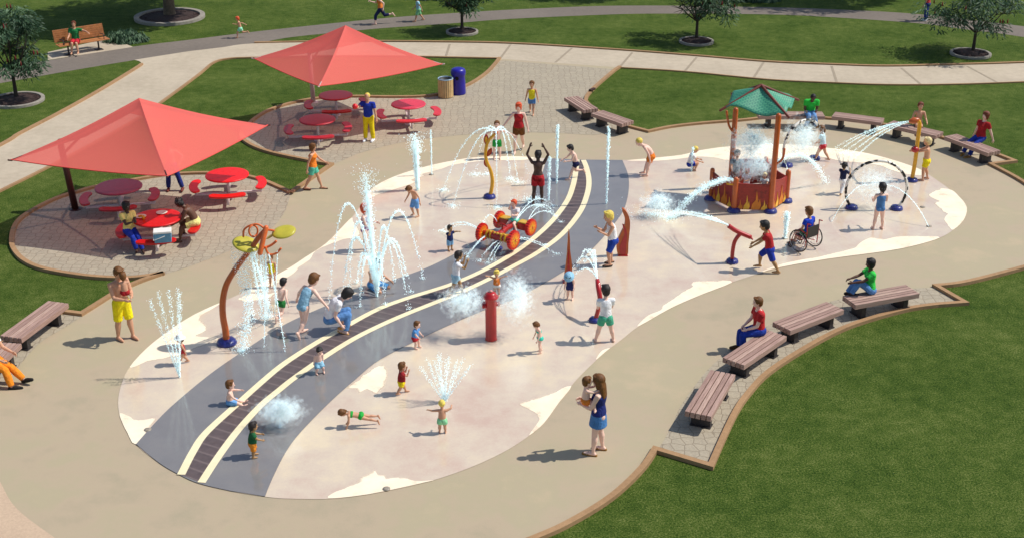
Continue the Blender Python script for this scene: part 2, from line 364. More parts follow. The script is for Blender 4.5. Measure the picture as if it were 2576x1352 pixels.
RL=[(342,1119),(390,1065),(442,1014),(537,936),(644,863),(719,816),(819,771),(894,741),(976,710),(1069,677),(1144,640),(1194,609),(1270,559),(1325,508),(1345,478),(1362,443),(1375,400)]
RT=[(1462,404),(1565,405)]
RR=[(1565,405),(1580,445),(1580,488),(1567,533),(1537,575),(1500,618),(1450,663),(1362,718),(1287,756),(1219,781),(1144,813),(1069,848),(956,906),(894,956),(829,1014),(756,1089),(719,1139),(686,1204),(667,1250)]
RB=[(580,1236),(500,1217),(447,1193),(400,1165),(341,1117)]
sheet('painted_road',G(('S',RL),('S',RT),('S',RR),('S',RB)),.031,ROAD)
SLc=[(456,1196),(486,1138),(520,1089),(602,1014),(644,976),(700,928),(744,897),(800,862),(851,834),(944,783),(1019,754),(1136,717),(1219,681),(1287,642),(1337,606),(1387,560),(1425,510),(1440,473),(1447,440),(1451,404.5)]
SRc=[(507,1216),(550,1150),(600,1083),(656,1022),(700,985),(744,950),(819,898),(894,852),(969,815),(1034,787),(1159,737),(1234,702),(1287,674),(1350,639),(1412,593),(1457,538),(1476,493),(1481,458),(1475,425),(1467,405.5)]
def ribbon(name,pts,w,z,mat):
    P=G(('S',pts)); a=[];b=[]
    for i,p in enumerate(P):
        t=(P[min(i+1,len(P)-1)]-P[max(i-1,0)]).normalized(); n=V((-t.y,t.x,0)); a.append(p+n*w/2); b.append(p-n*w/2)
    return sheet(name,a+b[::-1],z,mat)
TR,nt,bs=newmat('track_bed')
uvn=N(nt,'ShaderNodeUVMap'); sp=N(nt,'ShaderNodeSeparateXYZ'); nt.links.new(uvn.outputs[0],sp.inputs[0])
wv=N(nt,'ShaderNodeMath',operation='FRACT'); nt.links.new(sp.outputs[0],wv.inputs[0])
f=ramp(nt,wv.outputs[0],[(.08,lin((132,116,112))),(.16,lin((98,84,82))),(.9,lin((90,77,76))),(1,lin((132,116,112)))])
nt.links.new(mixc(nt,f,ramp(nt,noise_n(nt,coords(nt,'World'),8,4),[(.3,lin((76,66,66))),(.7,lin((112,98,96)))]),.4),bs.inputs['Base Color']); bs.inputs['Roughness'].default_value=.4
A=G(('S',SLc)); B=G(('S',SRc)); mb=MB(); n=120
def resamp(P,n):
    d=[0]
    for i in range(1,len(P)): d.append(d[-1]+(P[i]-P[i-1]).length)
    out=[]
    for k in range(n+1):
        t=d[-1]*k/n; i=max(j for j in range(len(d)) if d[j]<=t+1e-9); i=min(i,len(P)-2)
        out.append(P[i].lerp(P[i+1],(t-d[i])/max(1e-9,d[i+1]-d[i])))
    return out,d[-1]
A,la=resamp(A,n); B,lb=resamp(B,n)
mb.add([V((p.x,p.y,.035)) for p in A]+[V((p.x,p.y,.035)) for p in B],[(i,n+1+i,n+2+i,i+1) for i in range(n)])
o=tag(mb.build('track_bed',TR,smooth=False),kind='structure')
uv=o.data.uv_layers.new(name='UVMap')
for l in o.data.loops: uv.data[l.index].uv=((l.vertex_index%(n+1))/n*la/.30,l.vertex_index//(n+1))
ribbon('cream_stripe',SLc,.165,.039,STRIPE); ribbon('cream_stripe',SRc,.165,.039,STRIPE)
for k in (K_C,K_R,K_BL,[('S',K_CIRC)],K_MID): kerb(k)
kerb([('S',[(640,109)]+[(x,y-1.5) for x,y in CTOP[1:]])],.12,.06); kerb([('S',[(x,y+1) for x,y in CB])],.07,.05); kerb([('L',[CM[0]]),('S',CM[1:])],.10,.06); kerb([('S',CL[:-2])],.14,.07)
# drain discs on the pad
DR=paint((150,140,125),.5,.2,20,name='drain_metal')
for p in ((372,1082),(972,1231),(2320,523),(1085,441),(2336,571),(1973,601)):
    g=at(*p); mb=MB(); mb.lathe((g.x,g.y,.024),[(.075,0),(.075,.012),(.03,.014)],16); tag(mb.build('nozzle_cap',DR),('round flush nozzle cap near the %s edge of the pad'%{372:'left',972:'front',2320:'right',1085:'rear left',2336:'right rear',1973:'wheelchair side'}[p[0]]),'nozzle cap')
ZP=.026  # walking surface of the wet pad
ZD=.018  # plaza
# ---------------------------------------------------------------- slatted benches
WOODS=[]
for i,(a,b) in enumerate((((148,116,104),(190,158,144)),((158,126,112),(202,172,156)),((134,104,94),(178,146,132)))):
    m,nt,bs=newmat('weathered_slat'); tc=coords(nt,'Object'); mp=N(nt,'ShaderNodeMapping'); mp.inputs['Scale'].default_value=(1.6,22,22); mp.inputs['Location'].default_value=(i*3.3,i,i); nt.links.new(tc,mp.inputs['Vector'])
    nt.links.new(ramp(nt,noise_n(nt,mp.outputs[0],1.6,5,.65),[(.3,lin(a)),(.7,lin(b))]),bs.inputs['Base Color']); bs.inputs['Roughness'].default_value=.75; bump(nt,bs,noise_n(nt,mp.outputs[0],4,4),.3,.005); WOODS.append(m)
IRON=paint((52,46,46),.6,.2,20,name='dark_steel')
def bench_proto(L,W=.56,nsl=5):
    t=thing('slatted_bench','', 'bench')
    mb=MB(); g=.021; w=(W-g*(nsl-1))/nsl
    for i in range(nsl):
        y=-W/2+w/2+i*(w+g); mb.box((0,y,.385),(L+random.uniform(-.004,.004),w,.125),mi=(i*2)%3)
    mb.build('seat',WOODS,t,smooth=False,bevel=.006)
    for s in (-1,1):
        m2=MB(); m2.box((s*L*.33,0,.165),(.13,W*.74,.31)); m2.box((s*L*.33,0,.012),(.22,W*.8,.024)); m2.build('leg',IRON,t,smooth=False)
    return t
benches=[ # far end mid px, near end mid px on top surface, label
 (((1436,244.5),(1486,276)),'slatted wooden bench on the flagstones, nearer the concrete path of the top pair'),
 (((1501,282),(1579,309)),'slatted wooden bench on the flagstones, nearer the splash pad of the top pair'),
 (((1905,287),(2071,288)),'slatted wooden bench the person in the green tee sits on behind the back hoop'),
 (((2096,288),(2220,304)),'empty slatted wooden bench between the green tee sitter and the lamp post'),
 (((2237,309),(2363,338)),'slatted wooden bench behind the yellow spray post'),
 (((2390,341),(2500,383)),'slatted wooden bench under the woman in the red top and blue jeans'),
 (((2135,756),(2295,727)),'slatted wooden bench under the woman in the bright green top'),
 (((1965,821),(2100,769)),'empty slatted wooden bench between the red tee man and the green top woman'),
 (((1844,909),(1952,837)),'slatted wooden bench the man in the red tee sits on'),
 (((1755,1041),(1818,936)),'empty slatted wooden bench nearest the right front of the plaza'),
 (((147,760),(27,848)),'empty slatted wooden bench near the left edge beside the lawn'),
 (((25,862),(-95,975)),'slatted wooden bench at the left edge under the sitter in orange trousers')]
bs_len=[];BENCH=[]
for (a,b),lab in benches:
    p,q=at(*a,.45),at(*b,.45); c=(p+q)/2; L=(q-p).length; BENCH.append((c,math.atan2(q.y-p.y,q.x-p.x),L,lab)); bs_len.append(L)
print('bench lengths',[round(x,2) for x in bs_len])
for c,a,L,lab in BENCH:
    t=bench_proto(L); t.location=(c.x,c.y,ZD); t.rotation_euler=(0,0,a); t['label']=lab; t['group']='slatted benches round the plaza'
# backed bench on the slab
t=thing('park_bench','golden brown park bench with a backrest on a pale slab under the dappled tree shade','bench',(at(208,112).x,at(208,112).y,.012),0)
p,q=at(150,119,.45),at(277,99,.45); t.location=((p.x+q.x)/2,(p.y+q.y)/2,.012); t.rotation_euler=(0,0,math.atan2(q.y-p.y,q.x-p.x)); LB=(q-p).length; print('park bench',LB)
PW=paint((172,112,66),.5,.25,6,.2,name='varnished_wood')
PBR=t.matrix_basis.copy()
mb=MB()
for i in range(6): mb.box((0,.06+i*.085,.44),(LB,.075,.035))
mb.build('seat',PW,t,smooth=False,bevel=.005)
mb=MB()
for i in range(6): mb.box((0,.60+i*.022,.52+i*.085),(LB*.99,.03,.078))
mb.build('backrest',PW,t,smooth=False,bevel=.005)
for s in (-1,1):
    mb=MB(); x=s*LB*.30; mb.tube([(x,.28,.0),(x,.28,.42)],.035); mb.tube([(x,.06,.41),(x,.5,.41),(x,.62,.5),(x,.74,.98)],.022); mb.box((x,.28,.01),(.3,.3,.02)); mb.build('leg',IRON,t)
    mb=MB(); x=s*LB*.40; mb.tube([(x,.55,.62),(x,.2,.66),(x,.1,.62),(x,.12,.44)],.018); mb.build('armrest',IRON,t)
# ---------------------------------------------------------------- picnic tables
ARM=paint((214,200,196),.4,.06,10,name='pale_steel')
def table(cx,cy,rt,ang,lab,topc,seatc,rseat=1.02,skip=(),zt=.75):
    c=at(cx,cy,zt); t=thing('picnic_table',lab,'table',(c.x,c.y,ZD),0,'round red picnic tables')
    TM=paint(topc,.38,.1,9,.25,name='table_coating'); SM=paint(seatc,.38,.1,9,.25,name='seat_coating')
    mb=MB(); prof=[(0,zt-.055),(rt-.03,zt-.055),(rt-.005,zt-.045),(rt,zt-.03),(rt,zt-.014),(rt-.012,zt-.002),(rt-.05,zt)]
    mb.lathe((0,0,0),[(.001,zt-.055)]+prof[1:]+[(.001,zt)],48); mb.build('table_top',TM,t)
    mb=MB(); mb.tube([(0,0,.0),(0,0,zt-.05)],.045,12,cap='flat'); mb.lathe((0,0,0),[(.16,0),(.16,.012),(.05,.03)],20); mb.build('pole',ARM,t)
    for k,a in enumerate((ang,ang+90,ang+180,ang+270)):
        if k in skip: continue
        ra=R(a); d=V((math.cos(ra),math.sin(ra),0))
        mb=MB(); pl=[]; n=10; sp=R(24)
        for i in range(n+1):
            b=ra-sp+2*sp*i/n; pl.append((math.cos(b)*(rseat+.13),math.sin(b)*(rseat+.13)))
        e=ra+sp
        for k2 in range(1,5):
            b=k2/5*math.pi; m=V((math.cos(e),math.sin(e)))*rseat; pl.append(tuple(m+V((math.cos(e),math.sin(e)))*(.13*math.cos(b))+V((-math.sin(e),math.cos(e)))*(.12*math.sin(b))))
        for i in range(n+1):
            b=ra+sp-2*sp*i/n; pl.append((math.cos(b)*(rseat-.13),math.sin(b)*(rseat-.13)))
        e=ra-sp
        for k2 in range(1,5):
            b=math.pi-k2/5*math.pi; m=V((math.cos(e),math.sin(e)))*rseat; pl.append(tuple(m+V((math.cos(e),math.sin(e)))*(.13*math.cos(b))-V((-math.sin(e),math.cos(e)))*(.12*math.sin(b))))
        mb.prism(pl,.40,.455); mb.build('seat',SM,t,smooth=False,bevel=.014)
        mb=MB(); mb.beam(d*.04+V((0,0,.16)),d*(rseat-.04)+V((0,0,.16)),.07,.05); mb.tube([d*(rseat-.06)+V((0,0,.15)),d*rseat+V((0,0,.4))],.03,8,cap='flat'); mb.build('support_arm',ARM,t,smooth=False)
    return t,c
RED1=(196,30,26); PNK=(206,48,74); BRT=(232,24,18); DKR=(176,22,16)
def rtop(w,x,y): return w/2/3300*(at(x,y,.75)-V((0,0,CH))).length
TA1=table(298,470,rtop(112,298,470),12,'rose red round table at the back left under the front canopy',(150,62,84),(172,40,52))
TA2=table(571,440,rtop(106,571,440),10,'bright red round table in full sun beside the front canopy',BRT,BRT)
TA3=table(395,548,rtop(117,395,548),10,'red round table with plates where two people sit',(214,26,28),(206,20,22))
TB1=table(844,240,rtop(84,844,240),8,'dark red round table rearmost beside the white canopy post',DKR,DKR)
TB2=table(798,301,rtop(90,798,301),8,'rose red round table in front of the white canopy post',(178,44,56),(190,40,54))
TB3=table(1027,262,rtop(86,1027,262),10,'pinkish red round table nearest the slatted litter bin',(214,56,78),(214,52,62))
# things on the front table and seat
PL=paint((226,214,200),.4,.05,8,name='plate'); FOOD=paint((226,150,30),.6,.25,40,name='food')
for i,(x,y,l) in enumerate(((354,545,'white plate with orange food on the red table by the woman in yellow'),(407,535,'pale empty plate on the red table before the man with dreadlocks'))):
    g=at(x,y,.757+ZD); t=thing('plate',l,'plate',(g.x,g.y,.752+ZD)); mb=MB(); mb.lathe((0,0,0),[(.001,.0),(.08,.0),(.15,.018),(.155,.022),(.15,.024),(.08,.008),(.001,.008)],28); mb.build('dish',PL,t)
    if i==0:
        mb=MB()
        for k in range(6): a=k*1.1; mb.ell((.045*math.cos(a),.045*math.sin(a),.025),(.03,.022,.018))
        mb.build('food',FOOD,t)
g=at(361,553,.75+ZD); t=thing('cup','small orange cup standing beside the plate with food on the red table','cup',(g.x,g.y,.752+ZD)); mb=MB(); mb.lathe((0,0,0),[(.001,0),(.032,0),(.042,.11),(.037,.11),(.03,.01),(.001,.01)],18); mb.build('cup_body',paint((232,160,24),.35,.05,name='cup_plastic'),t)
mb=MB(); mb.tube([(.04,0,.09),(.07,0,.08),(.07,0,.04),(.036,0,.03)],.006,6); mb.build('handle',paint((232,160,24),.35,.05,name='cup_plastic'),t)
g=at(411,606,.46+ZD); t=thing('cooler','blue picnic cooler with a white lid on a red table seat','cooler',(g.x,g.y,.457+ZD),R(12))
mb=MB(); mb.box((0,0,.13),(.44,.28,.26),taper=1.05); mb.build('cooler_body',paint((92,146,176),.4,.06,name='cooler_blue'),t,smooth=False,bevel=.015)
mb=MB(); mb.box((0,0,.295),(.475,.31,.065)); mb.build('lid',paint((240,238,232),.4,.04,name='cooler_white'),t,smooth=False,bevel=.014)
mb=MB(); mb.tube([(-.235,-.02,.24),(-.245,-.17,.10),(.03,-.19,.20),(.05,-.19,.21)],.011,8); mb.build('handle',paint((240,238,232),.4,.04,name='cooler_white'),t)
# ---------------------------------------------------------------- bins
g=at(1121,245); t=thing('litter_bin','round litter bin clad in pale timber slats beside the blue bin','litter bin',(g.x,g.y,ZD))
s=3300/(g-V((0,0,CH))).length; rb=19/s; hb=hgt(1121,245,199); SL=paint((206,174,122),.7,.15,6,.2,name='bin_slat')
mb=MB(); mb.lathe((0,0,0),[(rb*.88,.02),(rb*.88,hb*.98),(rb*.80,hb*.98),(rb*.78,.1),(.001,.1)],24); mb.build('liner',paint((40,44,48),.6,.1,name='liner'),t)
mb=MB()
for k in range(20):
    a=2*math.pi*k/20; mb.box((rb*.95*math.cos(a),rb*.95*math.sin(a),hb*.5),(.025,rb*.25,hb*.94),Matrix.Rotation(a,3,'Z'))
mb.build('slats',SL,t,smooth=False,bevel=.004)
mb=MB(); mb.tube([(rb*.95*math.cos(a/24*2*math.pi),rb*.95*math.sin(a/24*2*math.pi),hb) for a in range(24)],.022,8,closed=True); mb.build('rim',paint((150,176,196),.3,.05,name='rim'),t)
g=at(1153,237); BL=paint((36,30,150),.35,.08,8,name='blue_plastic'); rb=18.5/s; hb=hgt(1153,237,172)
t=thing('recycling_bin','tall domed blue plastic bin with a round hole behind the slatted bin','recycling bin',(g.x,g.y,ZD))
mb=MB(); mb.lathe((0,0,0),[(.001,0),(rb*.96,0),(rb,.04),(rb*.96,hb*.45),(rb*.9,hb*.70),(rb*.94,hb*.72),(rb,hb*.75),(rb,hb*.88),(rb*.9,hb*.95),(rb*.6,hb*.99),(.001,hb)],32); mb.build('bin_body',BL,t)
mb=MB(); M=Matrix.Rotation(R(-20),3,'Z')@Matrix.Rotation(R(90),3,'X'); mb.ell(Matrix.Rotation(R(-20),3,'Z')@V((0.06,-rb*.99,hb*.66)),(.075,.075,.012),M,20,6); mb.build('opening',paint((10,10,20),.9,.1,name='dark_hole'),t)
# ---------------------------------------------------------------- canopies
def canopy(Lp,Fp,Rp,Pk,h,base,top,postc,lab,postw):
    L,F_,R_=at(*Lp,h),at(*Fp,h),at(*Rp,h); B=L+R_-F_; c=(L+R_)/2; 
    # peak height so that it projects at the seen pixel
    lo,hi=h,h+3
    for i in range(40):
        m=(lo+hi)/2
        if px((c.x,c.y,m))[1]>Pk[1]: lo=m
        else: hi=m
    pk=V((c.x,c.y,lo)); bg=at(*base)
    print('canopy peak',round(lo,2),'px',px(pk),'sides',(F_-L).length,(R_-F_).length)
    t=thing('shade_canopy',lab,'canopy',(bg.x,bg.y,0)); o=V((bg.x,bg.y,0))
    m,nt,bs=newmat('coral_mesh_fabric'); bs.inputs['Base Color'].default_value=lin((255,120,110)); bs.inputs['Roughness'].default_value=.8
    tr=N(nt,'ShaderNodeBsdfTranslucent'); tr.inputs['Color'].default_value=lin((255,104,94)); a=N(nt,'ShaderNodeMixShader'); a.inputs[0].default_value=.22
    nt.links.new(bs.outputs[0],a.inputs[1]); nt.links.new(tr.outputs[0],a.inputs[2])
    tp=N(nt,'ShaderNodeBsdfTransparent'); tp.inputs['Color'].default_value=(.76,.56,.53,1); b=N(nt,'ShaderNodeMixShader')
    wv=noise_n(nt,coords(nt),160,2); mr=N(nt,'ShaderNodeMapRange'); mr.inputs[1].default_value=.4; mr.inputs[2].default_value=.6; mr.inputs[3].default_value=.2; mr.inputs[4].default_value=.3; nt.links.new(wv,mr.inputs[0]); nt.links.new(mr.outputs[0],b.inputs[0])
    nt.links.new(a.outputs[0],b.inputs[1]); nt.links.new(tp.outputs[0],b.inputs[2]); nt.links.new(b.outputs[0],nt.nodes['Material Output'].inputs[0])
    mb=MB(); n=14; cor=[L,F_,R_,B]
    for k in range(4):
        P,Q=cor[k],cor[(k+1)%4]; g=[]
        for i in range(n+1):
            s=i/n; row=[]
            for j in range(n+1):
                u=j/n; e=P.lerp(Q,u); p=e.lerp(pk,s)
                sag=-.10*4*u*(1-u)*(1-s)-.13*math.sin(math.pi*s)*(.6+.4*4*u*(1-u)); ins=(c-e)*(.035*4*u*(1-u)*(1-s)); ins.z=0
                row.append(p+ins+V((0,0,sag)))
            g.append(row)
        vs=[v-o for r_ in g for v in r_]; mb.add(vs,[(i*(n+1)+j,i*(n+1)+j+1,(i+1)*(n+1)+j+1,(i+1)*(n+1)+j) for i in range(n) for j in range(n)])
    mb.build('canopy_fabric',m,t)
    for k in range(4):
        hm=MB(); hm.tube([V(mb.v[k*(n+1)**2+j]) for j in range(n+1)],.016,6); hm.build('hem',paint((226,84,74),.7,.08,20,name='hem'),t)
    PM=paint(postc,.45,.08,8,name='post_paint')
    tp_=atY(*top,bg.y); mb=MB(); mb.tube([V((0,0,0)),tp_-o],[postw/2,postw/2*.9],14,cap='flat'); mb.lathe((0,0,0),[(.2,0),(.2,.02),(.08,.03)],20); mb.build('post',PM,t)
    tpv=tp_-o; pkv=pk-o-V((0,0,.12)); arm=MB()
    arm.tube([tpv+V((0,0,-.03)),tpv.lerp(pkv,.3)+V((0,0,-.16)),tpv.lerp(pkv,.75)+V((0,0,-.14)),pkv+V((0,0,-.1))],[postw*.42,postw*.38,postw*.3,postw*.26],12)
    arm.tube([tpv+V((0,0,-.45)),tpv.lerp(pkv,.15)+V((0,0,-.28)),tpv.lerp(pkv,.42)+V((0,0,-.0))],postw*.2,10); arm.build('arm',PM,t)
    for q in cor:
        r=MB(); e=q-o; out=(q-c).normalized()*.07; r.tube([pkv,pkv.lerp(e,.55)+V((0,0,-.12)),e+V((0,0,-.02)),e+out],[.035,.03,.026,.026],8); r.build('rib',PM,t)
    return t
canopy((28,402),(420,443),(673,315),(342,247),2.3,(190,527),(150,354),(74,34,26),'large coral red shade canopy on a dark brown post at the left',.20)
canopy((638,147),(802,217),(1112,161),(862,64),2.22,(788,258),(778,130),(196,170,164),'coral red shade canopy on a pale pinkish post near the concrete path',.17)
# ---------------------------------------------------------------- sandals by the kerb, lunch things
for x,y,l in ((726,484,'brown sandal lying on the kerb corner, left one of the pair'),(737,483,'brown sandal on the kerb corner, right one of the pair')):
    g=at(x,y,.09); mb=MB(); mb.ell((0,0,.02),(.11,.045,.02)); mb.tube([(-.02,-.04,.02),(.02,0,.07),(.06,.04,.02)],.012,6); o=mb.build('sandal',paint((110,66,40),.7,.2,name='leather')); o.location=(g.x,g.y,.09); o.rotation_euler=(0,0,R(60)); tag(o,l,'sandal',group='sandals left on the kerb')
g=at(1489,228,.09); mb=MB(); mb.box((0,0,.04),(.34,.12,.08)); o=mb.build('bag',paint((60,30,22),.7,.2,name='leather_dark'),smooth=False,bevel=.02); o.location=(g.x,g.y,.09); o.rotation_euler=(0,0,R(55)); tag(o,'small dark brown bag lying on the kerb beside the flagstones','bag')
# ---------------------------------------------------------------- trees
BARK=paint((62,54,46),.9,.35,16,.6,name='bark')
def leafmat(a,b,c):
    m,nt,bs=newmat('foliage'); f=noise_n(nt,coords(nt),2.6,4); inf=N(nt,'ShaderNodeAttribute',attribute_name='tone',attribute_type='GEOMETRY')
    base=ramp(nt,inf.outputs['Fac'],[(.0,lin(a)),(.5,lin(b)),(1,lin(c))]); nt.links.new(mixc(nt,base,ramp(nt,f,[(.3,lin(a)),(.7,lin(c))]),.35),bs.inputs['Base Color']); bs.inputs['Roughness'].default_value=.55
    tl=N(nt,'ShaderNodeBsdfTranslucent'); nt.links.new(base,tl.inputs['Color']); mx=N(nt,'ShaderNodeMixShader'); mx.inputs[0].default_value=.25; nt.links.new(bs.outputs[0],mx.inputs[1]); nt.links.new(tl.outputs[0],mx.inputs[2]); nt.links.new(mx.outputs[0],nt.nodes['Material Output'].inputs[0]); return m
LEAF=leafmat((26,54,34),(52,88,58),(116,146,108)); LEAF2=leafmat((30,48,20),(52,76,32),(86,106,52)); RFL=paint((112,26,28),.8,.3,30,name='sumac_cone')
def leaf_mesh(tips,nleaf,ll,lw,rnd,name,mat):
    mb=MB(); tones=[]
    for c,rad,dr in tips:
        t0=rnd.uniform(.05,.95)
        for k in range(nleaf):
            d=V((rnd.gauss(0,1),rnd.gauss(0,1),rnd.gauss(0,.7))).normalized()*(rad*rnd.random()**.45)
            p=c+d; out=V((d.x,d.y,-abs(d.z)*.2-dr)).normalized(); x,y,z=frame(out); L=ll*rnd.uniform(.6,1.3); W=lw*rnd.uniform(.7,1.2)
            tw=rnd.uniform(-.9,.9); s=x*math.cos(tw)+y*math.sin(tw)
            mb.add([p,p+out*L*.45+s*W/2,p+out*L+V((0,0,-L*.18)),p+out*L*.45-s*W/2],[(0,1,2,3)])
            tones.append(max(0,min(1,t0+rnd.uniform(-.25,.25))))
    me=mb.mesh(name,mat,False); at_=me.attributes.new('tone','FLOAT','FACE'); at_.data.foreach_set('value',tones); return me
def sumac(x,y,H,rc,crown_dz,lab,seed,lean=0,rr=.70,cdx=0):
    rnd=random.Random(seed); g=at(x,y); t=thing('small_tree',lab,'tree',(g.x,g.y,0),0,'young trees standing in ringed mulch beds')
    mb=MB(); fk=V((lean*.3,0,H*.30)); mb.tube([(0,0,0),(lean*.1,0,H*.15),fk],[.085,.065,.06],10)
    tips=[]; limbs=[]
    for k in range(9):
        a=k*2.4+rnd.uniform(-.3,.3); rad=rc*rnd.uniform(.35,.8); e=V((math.cos(a)*rad+cdx,math.sin(a)*rad*.9,H*rnd.uniform(.5,.86)))
        if k<2: e=V(((-1)**k*rc*.45+cdx,0,H*.62))
        m=fk.lerp(e,.5)+V((rnd.uniform(-.1,.1),rnd.uniform(-.1,.1),-.05)); mb.tube([fk,m,e],[.045,.03,.014],7); limbs.append((m,e))
        for q in range(5):
            f=e+V((rnd.gauss(0,.33),rnd.gauss(0,.33),rnd.uniform(-.28,.28)))*rc*.62; mb.tube([m.lerp(e,.6),f],[.016,.007],5); limbs.append((e,f))
    mb.build('trunk',BARK,t)
    nt_=44
    for k in range(nt_):
        a=rnd.uniform(0,2*math.pi); u=rnd.random()**.5; hh=rnd.random(); ww=math.sin(math.pi*min(1,max(0,.16+.80*hh)))**.6
        lob=1+.22*math.sin(3*a+seed)+.12*math.sin(7*a)
        c=V((math.cos(a)*rc*u*ww*lob+cdx,math.sin(a)*rc*u*ww,H*(crown_dz+(1-crown_dz)*hh)))
        tips.append((c,rc*.23*rnd.uniform(.7,1.4),.05))
    o=bpy.data.objects.new('crown',leaf_mesh(tips,100,.20,.062,rnd,'crown',LEAF)); COL.objects.link(o); o.parent=t
    for k in range(22):
        mb=MB(); c,r,_=tips[rnd.randrange(nt_)]; p=c+V((rnd.uniform(-.5,.5)*r,-r*.6,r*.8)); mb.lathe(p,[(.001,-.07),(.03,-.05),(.028,.03),(.001,.13)],6); mb.build('flower_cone',RFL,t)
    return t
def ring(x,y,wpx,lab,h=.10,g2=None):
    g=at(x,y); s=3300/(g-V((0,0,CH))).length; r=wpx/2/s; t=thing('planting_ring',lab,'tree ring',(g.x,g.y,0),0,g2 or 'concrete rings round the tree bases')
    mb=MB(); mb.loft([(V((0,0,z)),V((1,0,0)),V((0,1,0)),q,q) for q,z in ((r*.86,.02),(r*.86,h),(r,h),(r,.0))],48); mb.build('ring_edging',RINGM,t,smooth=False,bevel=.01)
    mb=MB(); rn=random.Random(int(x)); prof=[(.001,.13),(r*.3,.115),(r*.6,.09),(r*.86,.06)]; mb.lathe((0,0,0),prof[::-1]+[],40)
    for k in range(420):
        a=rn.uniform(0,6.28); q=r*.84*rn.random()**.5; M=Matrix.Rotation(rn.uniform(0,3),3,'Z')@Matrix.Rotation(rn.uniform(-.5,.5),3,'X'); mb.box((q*math.cos(a),q*math.sin(a),.125-.06*(q/r)),(rn.uniform(.03,.09),.022,.014),M)
    mb.build('mulch',MULCH,t,smooth=False)
    return r
ring(43,255,125,'concrete ring round the leftmost young tree'); ring(1162,83,80,'concrete ring round the young tree behind the rear canopy'); ring(1751,107,85,'concrete ring round the young tree beyond the concrete path, middle of the top edge'); ring(2440,138,94,'concrete ring round the young tree at the upper right'); ring(427,46,166,'wide concrete ring round the thick trunk at the top',.14)
sumac(42,250,hgt(42,250,30),1.36,.36,'young dark green tree with red cones at the left edge',3,cdx=.05)
sumac(1162,78,2.7,1.35,.40,'young tree behind the rear coral canopy, crown cut by the top edge',5,cdx=.25)
sumac(1751,101,2.75,1.75,.40,'young tree with a spreading crown in the middle of the top edge',8)
sumac(2446,134,2.9,2.0,.36,'broad young tree at the upper right corner beside the walking figure in red',11)
# big shade trees: trunk of one is seen, crowns stand above the picture and shade the lawn
def big_tree(X,Y,H,cz,rx,ry,rz,lab,seed,tr=.26,n=260):
    rnd=random.Random(seed); t=thing('shade_tree',lab,'tree',(X,Y,0)); mb=MB()
    mb.tube([(0,0,-.1),(0,0,.25),(.03,0,1.2),(.0,.05,cz-rz*.6),(0,0,cz)],[tr*1.25,tr*1.05,tr*.92,tr*.7,tr*.35],14)
    for k in range(10):
        a=k*2.2; e=V((math.cos(a)*rx*.7,math.sin(a)*ry*.7,cz+rnd.uniform(-.4,.7)*rz)); b=V((0,0,cz-rz*.55+k*.12)); mb.tube([b,b.lerp(e,.5)+V((0,0,.3)),e],[tr*.4,tr*.25,tr*.08],7)
    mb.build('trunk',paint((104,90,72),.9,.3,7,.8,name='pale_bark'),t); tips=[]
    for k in range(n):
        d=V((rnd.gauss(0,1),rnd.gauss(0,1),rnd.gauss(0,1))).normalized()*rnd.random()**.4; tips.append((V((d.x*rx,d.y*ry,cz+d.z*rz)),.5*rnd.uniform(.6,1.3),.3))
    o=bpy.data.objects.new('crown',leaf_mesh(tips,46,.3,.16,rnd,'crown',LEAF2)); COL.objects.link(o); o.parent=t
g=at(427,42); big_tree(g.x,g.y,7,4.9,3.7,4.2,1.9,'thick pale trunk rising from the wide ring at the top left',21,n=420)
g=at(2240,-10); big_tree(g.x,g.y+.3,8,6.0,4.0,3.6,2.2,'tall tree beyond the top edge whose shade falls on the right of the asphalt path',22)
g=at(1660,-12); big_tree(g.x,g.y+1.5,8,6.0,3.0,2.6,1.6,'tall tree beyond the top edge whose shade touches the middle of the asphalt path',23)
# low shrubs
def shrub(x,y,rx,ry,h,lab,seed,n=60,ll=.16,z=0):
    rnd=random.Random(seed); g=at(x,y); t=thing('shrub',lab,'shrub',(g.x,g.y,z)); tips=[]
    for k in range(n):
        a=rnd.uniform(0,6.28); u=rnd.random()**.5; tips.append((V((math.cos(a)*rx*u,math.sin(a)*ry*u,h*rnd.uniform(.15,1)*(1-.55*u*u))),.15,.1))
    o=bpy.data.objects.new('foliage',leaf_mesh(tips,60,ll,.05,rnd,'foliage',LEAF)); COL.objects.link(o); o.parent=t
    mb=MB()
    for k in range(12): mb.tube([(0,0,0),tips[k][0]*.8],[.012,.006],5)
    mb.build('stems',BARK,t)
shrub(318,104,.85,.55,.5,'low dark green shrub at the right end of the backed bench',31,80)
shrub(1085,-4,1.6,.5,.45,'dark shrub at the top edge near the running child in light blue',32,80)
shrub(1895,4,1.2,.35,.45,'dark shrub at the top edge right of the spreading tree',33,60)
# ---------------------------------------------------------------- spray features
DOME=paint((40,46,120),.35,.12,10,coat=.3,name='dome_blue')
ORG=paint((188,88,28),.35,.12,8,coat=.3,name='orange_paint'); YEL=paint((226,164,24),.35,.1,8,coat=.3,name='yellow_paint'); REDP=paint((176,24,26),.33,.12,7,coat=.4,name='red_paint')
def dome(t,o,r=.15,h=.09):
    mb=MB(); mb.lathe(o,[(r,0),(r,.02),(r*.94,h*.5),(r*.75,h*.85),(r*.4,h),(.001,h)],24)
    for k in range(6): a=k*math.pi/3; mb.ell(V(o)+V((r*.8*math.cos(a),r*.8*math.sin(a),h*.75)),(.016,.016,.014),None,8,4)
    return mb.build('base_dome',DOME,t)
